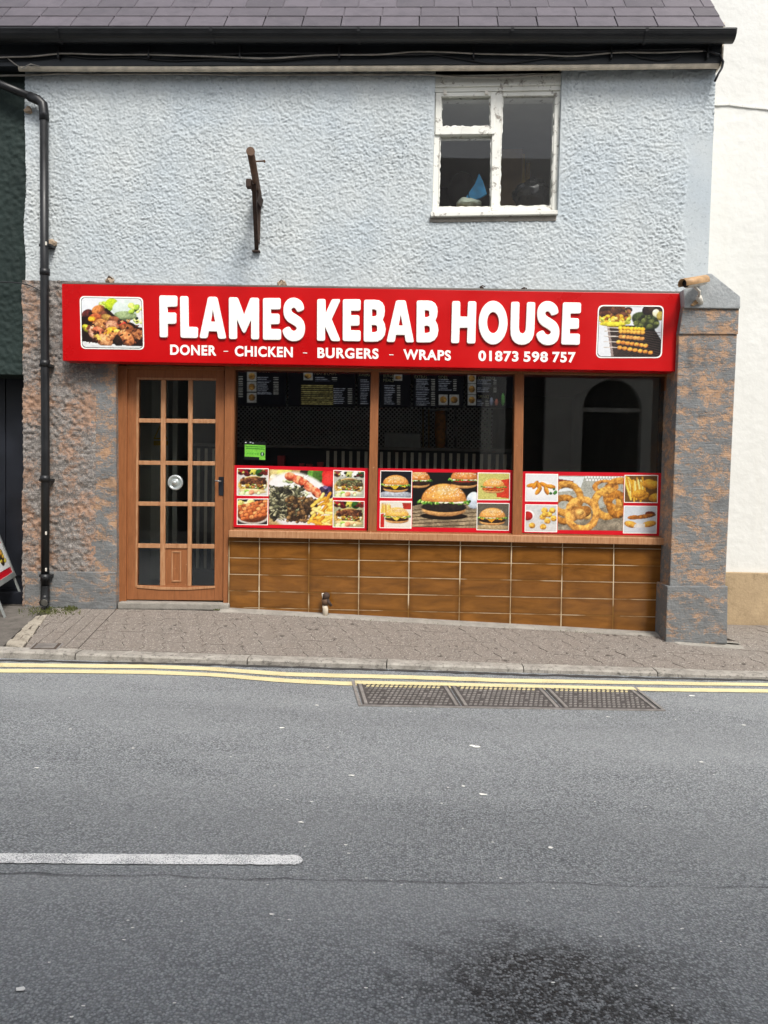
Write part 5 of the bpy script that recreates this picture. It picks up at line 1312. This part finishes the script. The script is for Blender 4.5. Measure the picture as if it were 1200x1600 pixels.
# ------------------------------------------------------------------ folding pavement sign at the left edge
F1, F2 = Gp(8, 965), Gp(38, 940)
e = (F2-F1); e[2] = 0; LF = np.linalg.norm(e); e /= LF; nrm = np.array([e[1], -e[0], 0]); nrm = nrm if nrm[0] > 0 else -nrm
lean = math.radians(20); upv = np.array([0, 0, math.cos(lean)])-nrm*math.sin(lean); fn = nrm*math.cos(lean)+np.array([0, 0, math.sin(lean)])
ab = thing('pavement_sign', tuple(F1), 'grey framed folding pavement sign with food pictures, leaning at left edge', 'sign')
zb = F1[2]
def BP(s, t, o=0.0): return F1+e*s+upv*t+fn*o+np.array([0, 0, (F2[2]-F1[2])*s/LF])
S0, S1, T0, T1 = -.06, LF+.015, .25, 1.10
def obox(m, s0, s1, t0, t1, o0, o1):
    vs = [BP(s, t, o) for o in (o0, o1) for s, t in ((s0,t0),(s1,t0),(s1,t1),(s0,t1))]
    m.add(vs, [(0,3,2,1),(4,5,6,7),(0,1,5,4),(1,2,6,5),(2,3,7,6),(3,0,4,7)])
m = MB(); obox(m, S0, S1, T0, T1, -.012, .0); m.build('board', M['redp'], ab)
m = MB(); fw_ = .035
obox(m, S0-.01, S1+.01, T0-.01, T0+fw_, -.015, .012); obox(m, S0-.01, S1+.01, T1-fw_, T1+.01, -.015, .012); obox(m, S0-.01, S0+fw_-.01, T0+fw_, T1-fw_, -.0145, .0115); obox(m, S1+.01-fw_, S1+.01, T0+fw_, T1-fw_, -.0145, .0115)
m.build('frame', M['alu'], ab, bevel=.003)
for s in (.0, LF-.02):
    m = MB(); obox(m, s, s+.022, .0, T0-.011, -.012, .006); m.build('leg', M['alu'], ab, bevel=.002)
piv = BP(0, T1); 
def BB(s, t, o=0.0):                          # the back leaf, mirrored about the hinge
    p = BP(s, t, o); k = np.dot(p-piv, nrm); return p-2*k*nrm-nrm*.03
m = MB(); vs = [BB(s, t, o) for o in (-.012, 0) for s, t in ((S0,T0),(S1,T0),(S1,T1),(S0,T1))]
m.add(vs, [(0,3,2,1),(4,5,6,7),(0,1,5,4),(1,2,6,5),(2,3,7,6),(3,0,4,7)]); m.build('back_board', M['alu'], ab)
for s in (.0, LF-.02):
    m = MB(); vs = [BB(a_, t, o) for o in (-.012, .006) for a_, t in ((s,0),(s+.022,0),(s+.022,T0-.001),(s,T0-.001))]
    m.add(vs, [(0,3,2,1),(4,5,6,7),(0,1,5,4),(1,2,6,5),(2,3,7,6),(3,0,4,7)]); m.build('leg', M['alu'], ab)
def picture_on(cv, s0, s1, t0, t1, nm):       # upright picture on the leaf; left of the print is the near end
    w, h = cv.w, cv.h; m = MB(); vs = [BP(s0+(s1-s0)*i/(w-1), t1-(t1-t0)*j/(h-1), .003) for j in range(h) for i in range(w)]
    m.add(vs, [(j*w+w+i, j*w+w+i+1, j*w+i+1, j*w+i) for j in range(h-1) for i in range(w-1)])
    o = m.build(nm, M['print'], ab); at = o.data.color_attributes.new('print', 'FLOAT_COLOR', 'POINT')
    at.data.foreach_set('color', np.concatenate([cv.lin().reshape(-1, 3), np.ones((w*h, 1))], 1).reshape(-1))
a0, a1 = S0+.03, S1-.03
mid_ = (a0+a1)/2
c = Cv(60, 50, 'f0f0ee'); c.bits(40, (.1, .15, 1, .95), .12, ['d98a28', 'c8721c', 'e8a040', 'b8601a']); picture_on(c, mid_-.05, a1, .58, .80, 'picture')
c = Cv(60, 50, 'f0f0ee'); c.bits(40, (.1, .15, 1, .95), .12, ['d98a28', 'a8521c', 'e8a040', '6a3a1a']); picture_on(c, a0, mid_-.06, .58, .80, 'picture')
c = Cv(60, 44, 'f2f2f0'); c.ell(.28, .55, .22, .4, '4a4a3c', 20, .5); c.bits(14, (.1, .4, .45, .9), .06, GREEN+['d8d8d0']); c.ell(.78, .5, .12, .36, '3a3024', 10, .5); c.bits(10, (.68, .2, .9, .8), .06, ['c8902c', 'e0b040']); picture_on(c, a0, a1, .34, .565, 'picture')
c = cv_wrap(0, 'e0e0d8'); picture_on(c, a0, a1, .815, 1.05, 'picture')

# ------------------------------------------------------------------ covers in the road and pavement
cq = [G(549,1065.5), G(994,1075.5), G(1040,1111.5), G(560,1104)]
def CQ(u, v, dz=0.0):
    p = (cq[0]*(1-u)+cq[1]*u)*(1-v)+(cq[3]*(1-u)+cq[2]*u)*v; return (p[0], p[1], ground_z(p[0], p[1])+dz)
cvr = thing('access_cover', tuple(CQ(.5, .5)), 'long triple cast iron access cover with raised tread crossed by the yellow lines', 'cover')
def cbox(m, u0, u1, v0, v1, z0, z1):
    k = 4; vs = []
    for z in (z1, z0):
        for v in (v0, v1):
            for i in range(k+1): vs.append(CQ(u0+(u1-u0)*i/k, v, z))
    n = k+1
    m.add(vs, [(i, i+1, n+i+1, n+i) for i in range(k)]+[(i, 2*n+i, 2*n+i+1, i+1) for i in range(k)]+[(n+i, n+i+1, 3*n+i+1, 3*n+i) for i in range(k)]+[(0, n, 3*n, 2*n), (k, 2*n+k, 3*n+k, n+k)])
m = MB(); cbox(m, 0, 1, 0, .035, -.02, .008); cbox(m, 0, 1, .975, 1, -.02, .008); cbox(m, 0, .010, .036, .974, -.02, .008); cbox(m, .99, 1, .036, .974, -.02, .008)
m.build('frame', M['castiron'], cvr)
ub = [.012, .333, .662, .988]
for i in range(3):
    u0, u1 = ub[i]+.003, ub[i+1]-.003
    m = MB(); cbox(m, u0, u1, .045, .965, -.02, .0045); pn = m.build('cover_panel', M['castlow'], cvr)
    for a in (u0+.006, u1-.018): m = MB(); cbox(m, a, a+.010, .07, .94, .0044, .009); m.build('edge_rib', M['castiron'], pn)
    m = MB(); cbox(m, ub[i]-.0005, ub[i+1]+.0005, .0, .135, .0081, .0098); m.build('painted_band', M['yellow'], pn)
    st_, sty = MB(), MB(); nu, nv = 17, 9
    for r in range(nv):
        for c in range(nu):
            ua = u0+.022+(u1-u0-.044)*c/nu; v = .09+.86*r/nv; w = (u1-u0-.044)/nu
            uu = ua+(w*.5 if r % 2 else 0)
            if uu+w*.7 > u1-.019 or (r in (3, 6) and c in (3, 12)): continue
            py_top = v < .20
            mm = sty if py_top else st_
            p = [CQ(uu, v+.045, .0095), CQ(uu+w*.34, v+.012, .0095), CQ(uu+w*.82, v+.012, .0095), CQ(uu+w*.5, v+.052, .0095)]
            q = [(x, y, z-.005) for x, y, z in p]
            mm.add(p+q, [(0,1,2,3),(0,4,5,1),(1,5,6,2),(2,6,7,3),(3,7,4,0)])
    tag(st_.build('tread', M['castiron'], pn), kind='stuff'); tag(sty.build('painted_tread', M['yellow'], pn), kind='stuff')
dq_ = [Gp(54,1006), Gp(100,1006), Gp(89.5,1016.5), Gp(43,1016.5)]
dc = thing('drain_cover', tuple(sum(dq_)/4), 'small rectangular dark iron cover in the pavement near the kerb on left', 'cover')
m = MB(); m.flat([tuple(p[:2]) for p in dq_], lambda x, y: H(x, y)+.006, .02); m.build('frame', M['castiron'], dc, bevel=.003)
cc = sum(dq_)/4; m = MB(); m.flat([tuple((cc+(p-cc)*.86)[:2]) for p in dq_], lambda x, y: H(x, y)+.009, .02); m.build('plate', M['drain'], dc, bevel=.002)
m = MB()
for i in range(5):
    t = .2+.15*i; L = lambda a, b: (dq_[0]*(1-t)+dq_[3]*t)*(1-a)+(dq_[1]*(1-t)+dq_[2]*t)*a
    p, q = L(.16, 0), L(.84, 0); m.flat([(p[0], p[1]-.005), (q[0], q[1]-.005), (q[0], q[1]+.005), (p[0], p[1]+.005)], lambda x, y: H(x, y)+.012, .01)
m.build('rib', M['castiron'], dc)

# moss and weeds at the foot of the pipe and along the wall
m = MB(); g = np.random.default_rng(11)
def blade(x, y, h, w):
    a = g.uniform(0, 6.28); dx_, dy_ = math.cos(a)*h*.6, math.sin(a)*h*.6; z = H(x, y)
    m.add([(x-w, y, z), (x+w, y, z), (x+dx_*.5+w*.6, y+dy_*.5, z+h*.7), (x+dx_, y+dy_, z+h)], [(0,1,2),(0,2,3)])
for _ in range(420):
    px = g.normal(80, 22); p = Gp(np.clip(px, 30, 125), g.normal(955, 3.2)); blade(p[0], min(p[1], -.045), g.uniform(.006, .022), g.uniform(.002, .005))
for _ in range(90): p = Gp(g.uniform(100, 122), g.uniform(949, 955)); blade(p[0], min(p[1], -.045), g.uniform(.01, .035), .003)
for _ in range(260):
    x = g.choice([g.uniform(-1.6, 2.1), g.normal(-.2, .25), g.normal(1.4, .2)]); x = min(x, 2.1); y = -.055-.06*g.random()**2; blade(x, y, g.uniform(.003, .014), .003)
for _ in range(50): p = Gp(g.normal(346, 4), 948); blade(p[0], min(p[1], -.04), g.uniform(.006, .02), .003)
tag(m.build('moss', M['moss']), kind='stuff')

# ------------------------------------------------------------------ inside the shop
ct = thing('serving_counter', tuple(P(560, 930, .95)), 'black shop counter with a row of cream upright stripes behind the windows', 'counter')
ctop = P(600, 703, .95)[2]
x0, x1 = P(300, 750, .95)[0], P(803, 750, .95)[0]
m = MB(); m.box(x0, x1, .95, 1.3, -.10, ctop); m.build('body', M['board'], ct, bevel=.005)
m = MB(); m.box(x0-.02, x1+.02, .90, 1.35, ctop, ctop+.03); m.build('top', M['roomdark'], ct, bevel=.004)
xs = np.arange(x0+.05, x1-.03, (P(612,720,.95)[0]-P(600,720,.95)[0]))
gap0, gap1 = P(352, 720, .95)[0], P(503, 720, .95)[0]
for x in xs:
    if gap0 < x < gap1: continue
    m = MB(); m.box(x, x+.029, .944, .9499, .12, ctop-.02); m.build('stripe', M['stripe'], ct)
MZ = 1.5
_t = NT('menu_print_added_glow'); _a = _t.n('ShaderNodeAttribute'); _a.attribute_name = 'print'; M['menu'] = _t.set(_a.outputs['Color'], .4, .4)
_t.put(_t.b.inputs['Emission Color'], _a.outputs['Color']); _t.b.inputs['Emission Strength'].default_value = .10  # faint glow added to brighten unlit menu boards in the dim shop
def menu(px0, px1, items, label):
    o = thing('menu_board', tuple(P((px0+px1)/2, 636, MZ)), label, 'menu board', 'menu boards above the counter')
    b = P(px0, 634+.006*(px0-366), MZ); t = P(px1, 520, MZ)
    m = MB(); m.box(b[0], t[0], MZ, MZ+.04, b[2], 2.27); m.build('board', M['board'], o, bevel=.003)
    c = Cv(80, 60, '10131f')
    bx = P(px0+1, 640, MZ-.002)
    for kind, a0, b0, a1, b1 in items:
        if kind == 'lines':
            n = int((b1-b0)*22)
            for i in range(n): y = b0+(b1-b0)*(i+.5)/n; c.seg((a0, y), (a0+(a1-a0)*(.6+.4*random.random()), y), .007, 'aeb4c4', t=.5, sh=.1, f=60); c.seg((a1+.04, y), (a1+.1, y), .007, 'c8c8c0', t=.3, sh=.1, f=60)
        elif kind == 'pic':
            n = max(1, round((b1-b0)/.26))
            for i in range(n):
                y0, y1 = b0+(b1-b0)*i/n, b0+(b1-b0)*(i+1)/n-.02; c.poly([(a0,y0),(a1,y0),(a1,y1),(a0,y1)], 'b8b8b4'); c.ell((a0+a1)/2, (y0+y1)/2, (a1-a0)*.4, (y1-y0)*.36, '9a7440', 0, .6)
        elif kind == 'gold':
            n = int((b1-b0)*18)
            for i in range(n): y = b0+(b1-b0)*(i+.5)/n; c.seg((a0, y), (a1, y), .012, 'b0a468', t=.5, sh=.1, f=50)
        elif kind == 'bottle': c.ell(a0, (b0+b1)/2, .035, (b1-b0)/2, ['5aa04a', '8a92a8', 'b06a5a'][int(a1)], 0, .2)
    y0 = 576+.012*(px0-366)
    picture(c, [(px0+1.5,y0),(px1-1.5,y0+1),(px1-1.5,632+.012*(px1-366)),(px0+1.5,632+.012*(px0-366))], MZ-.003, 'menu_print', o).data.materials[0] = M['menu']
    return o
def head(o, s, a, b, c, d, h): text(s, 'heading', a, b, c, d, h, MZ-.005, M['menutext'], o, .012, .1)
o = menu(340, 448, [('pic',.43,.08,.56,.95),('lines',.58,.22,.78,.72),('lines',.2,.2,.26,.8)], 'leftmost menu board, headed WRAPS with three small pictures'); head(o, 'WRAPS', 404, 582, 421, 582.4, 5)
o = menu(450, 556, [('pic',.22,.08,.36,.32),('lines',.4,.2,.62,.34),('gold',.2,.42,.66,.98),('lines',.68,.5,.85,.95)], 'menu board headed MEAT & CHIPS with gold lines of prices'); head(o, 'MEAT & CHIPS', 491, 585.5, 525, 586.5, 5)
o = menu(558, 643, [('lines',.05,.25,.22,.95),('pic',.68,.12,.84,.3),('lines',.5,.4,.7,.95)], 'menu board headed BURGERS and BURGER MEALS across the mullion'); head(o, 'BURGERS', 561, 587.4, 577.5, 587.8, 5); head(o, 'BURGER', 599, 589.5, 618, 590, 5); head(o, 'MEALS', 599, 596.5, 615, 597, 5)
o = menu(645, 726, [('lines',.06,.22,.32,.96),('lines',.5,.22,.75,.55),('pic',.50,.65,.68,.95),('pic',.71,.65,.9,.95)], 'menu board headed EXTRAS and SIDES'); head(o, 'EXTRAS', 648, 591, 667, 591.6, 5); head(o, 'SIDES', 685, 592, 699, 592.4, 5)
o = menu(728, 808, [('pic',.02,.06,.19,.95),('lines',.22,.22,.5,.58),('lines',.22,.76,.34,.95),('bottle',.50,.7,1,.95),('bottle',.60,.74,2,.95),('bottle',.73,.58,0,.95)], 'rightmost menu board, headed KIDS MENU and DRINKS with bottles'); head(o, 'KIDS MENU', 747, 593, 773, 593.8, 5); head(o, 'DRINKS', 747, 622, 764, 622.5, 5)
m = MB(); m.slab([(352,600),(770,600),(770,712),(352,712)], 1.9, 1.94); m.build('perforated_panel', M['perf'], house)
m = MB(); m.slab([(205,570),(264,570),(262,905),(203,905)], 1.1, 1.15).slab([(270,590),(277.5,590),(276,860),(269,860)], 1.0, 1.05); m.build('partition', M['room'], house)
kb = thing('kebab_grill', tuple(P(690, 706, 1.5)), 'upright doner kebab spit with steel posts behind the counter', 'grill')
MB().tube([P(688, 708, 1.6), P(688, 690, 1.6), P(688, 660, 1.6), P(688, 640, 1.6)], [.04, .056, .061, .05], 14).build('meat', M['kebab'], kb, True)
for px in (661, 670, 698, 712): MB().tube([P(px, 708, 1.57), P(px, 640, 1.57)], .011, 8).build('post', M['brass' if px < 690 else 'steel'], kb, True)
m = MB(); m.slab([(674,638),(702,638),(702,641),(674,641)], 1.5, 1.7); m.build('top_plate', M['steel'], kb)
m = MB(); m.slab([(674,707),(702,707),(702,712),(674,712)], 1.5, 1.75); m.build('drip_tray', M['steel'], kb)
wr = thing('food_warmer', tuple(P(630, 708, 1.55)), 'pale grey steel food warmer box on the counter left of the spit', 'warmer')
m = MB(); m.slab([(601,676),(657,677),(657,709),(601,708)], 1.5, 1.75); m.build('body', M['alu'], wr, bevel=.006)
MB().tube([P(602+i*7, 704+1.5*math.sin(i*1.7), 1.44) for i in range(8)], .012, 6).build('chip_heap', M['kebab'], wr, True)
rk = thing('wire_rack', tuple(P(761, 706, 1.6)), 'pale vertical rack with slanting slots at the right of the grill', 'rack')
for k in range(12): m = MB(); m.slab([(753,645+5*k),(765,642.5+5*k),(765,645+5*k),(753,647.5+5*k)], 1.58, 1.60); m.build('shelf', M['cream'], rk)
m = MB(); m.slab([(764.5,640),(768,640),(766.5,702),(763.5,702)], 1.57, 1.61); m.build('upright', M['cream'], rk)
ft = thing('drinks_tub', tuple(P(470, 727, .85)), 'row of pinkish tubs on the counter behind the first window', 'tub')
for a, b, c, col in ((433,445,712,'steeldoor'), (467,475,724,'steeldoor'), (478,488,725,'steeldoor'), (495,505,722,'steeldoor')):
    m = MB(); m.slab([(a,c),(b,c),(b-1,734),(a+1,734)], .80, .88); m.build('tub', M[col], ft, bevel=.006)
ws = thing('warning_sign', tuple(P(250, 697, 1.09)), 'small yellow triangle warning sign on pale partition behind the door', 'sign')
m = MB(); t3 = [(251,662),(262,686),(240,686)]
for i in range(3):
    a, b = np.array(t3[i], float), np.array(t3[(i+1)%3], float); c = np.array([251, 678.0]); m.prism([Pxz(*p, 1.093) for p in (a, b, b+(c-b)*.2, a+(c-a)*.2)], 1.090, 1.097)
m.build('triangle', plain('warning_yellow', srgb('c9a82c'), .5, bump=0), ws); m = MB(); m.slab(rect(240,689,262,696), 1.09, 1.097); m.build('caption_plate', bpy.data.materials['warning_yellow'], ws)
al = thing('alarm_point', tuple(P(224, 694, 1.08)), 'small red fire alarm call point on partition behind the door', 'alarm')
m = MB(); m.slab(rect(220.5,681,226,694), 1.06, 1.098); m.build('box', M['redp'], al, bevel=.004); m = MB(); m.slab(rect(222,685,224.6,690), 1.057, 1.0598); m.build('glass_plate', M['letter'], al)

# things on the inner ledge of the upper window
m = MB(); m.slab([(684,323.5),(863,321.5),(863,329),(684,331)], .22, .75); m.build('window_board', M['tan2'], house)
zl = P(740, 323.5, .4)[2]
def blob(name, px, py, rx, ry, rz, y, mat, label, cat, seed=0, cr=.35):
    bm = bmesh.new(); bmesh.ops.create_icosphere(bm, subdivisions=4, radius=1); c = P(px, py, y)
    for v in bm.verts:
        d_ = v.co.copy(); k = 1+cr*(float(fbm(d_.x*2.2+seed, d_.z*2.2+d_.y*1.7, 4, seed))-.5)*2+cr*.4*(abs(float(vn(d_.x*5+d_.y*3, d_.z*5, seed+9))-.5))
        v.co = Vector((d_.x*rx*k, d_.y*ry*k, d_.z*rz*k))
    me = bpy.data.meshes.new(name); bm.to_mesh(me); bm.free(); me.polygons.foreach_set('use_smooth', [True]*len(me.polygons))
    o = link(name, me, None, mat); o.location = c; return tag(o, label, cat)
blob('bin_bag', 829, 306, .17, .13, .115, .42, M['binbag'], 'shiny black bin bag on the ledge behind the right upper pane', 'bag', 3, .45)
blob('lampshade', 722, 300, .135, .13, .175, .62, M['shade'], 'dark rounded lampshade behind the lower left upper pane', 'lampshade', 5, .05)
blob('crumpled_bag', 733, 319, .10, .06, .045, .34, M['cream'], 'crumpled pale plastic bag on the ledge of the upper window', 'bag', 7, .5)
bb = MB(); bb.slab([(748.5,270),(755,283),(761,303),(751,309),(738,314),(732,306),(733,300),(742,287)], .40, .43).slab([(731,303),(727,309),(719,316),(727,318),(733,312)], .41, .425)
tag(bb.build('plastic_bag', M['bluebag'], None, bevel=.006), 'bright blue pointed plastic bag standing behind lower left upper pane', 'bag')
tb = thing('cupboard', tuple(P(800, 322, .95)), 'tan wooden cupboard panel behind the right upper pane', 'cupboard')
m = MB(); m.slab([(776,232),(817,232),(815,330),(772,330)], .95, 1.2); m.build('carcass', M['tan2'], tb, bevel=.004)
m = MB(); m.slab([(816.5,240),(821,240),(819,326),(814.5,326)], .94, .98).slab([(822,254),(829,254),(828,283),(821,283)], .98, 1.02); m.build('side_rail', M['brass'], tb)
m = MB(); m.slab([(766,243),(770,240),(768.5,285),(765.5,290)], .12, .125); tag(m.build('paper_strip', M['stripe'], None), 'narrow cream strip of paper stuck beside the middle post of upper window', 'paper')
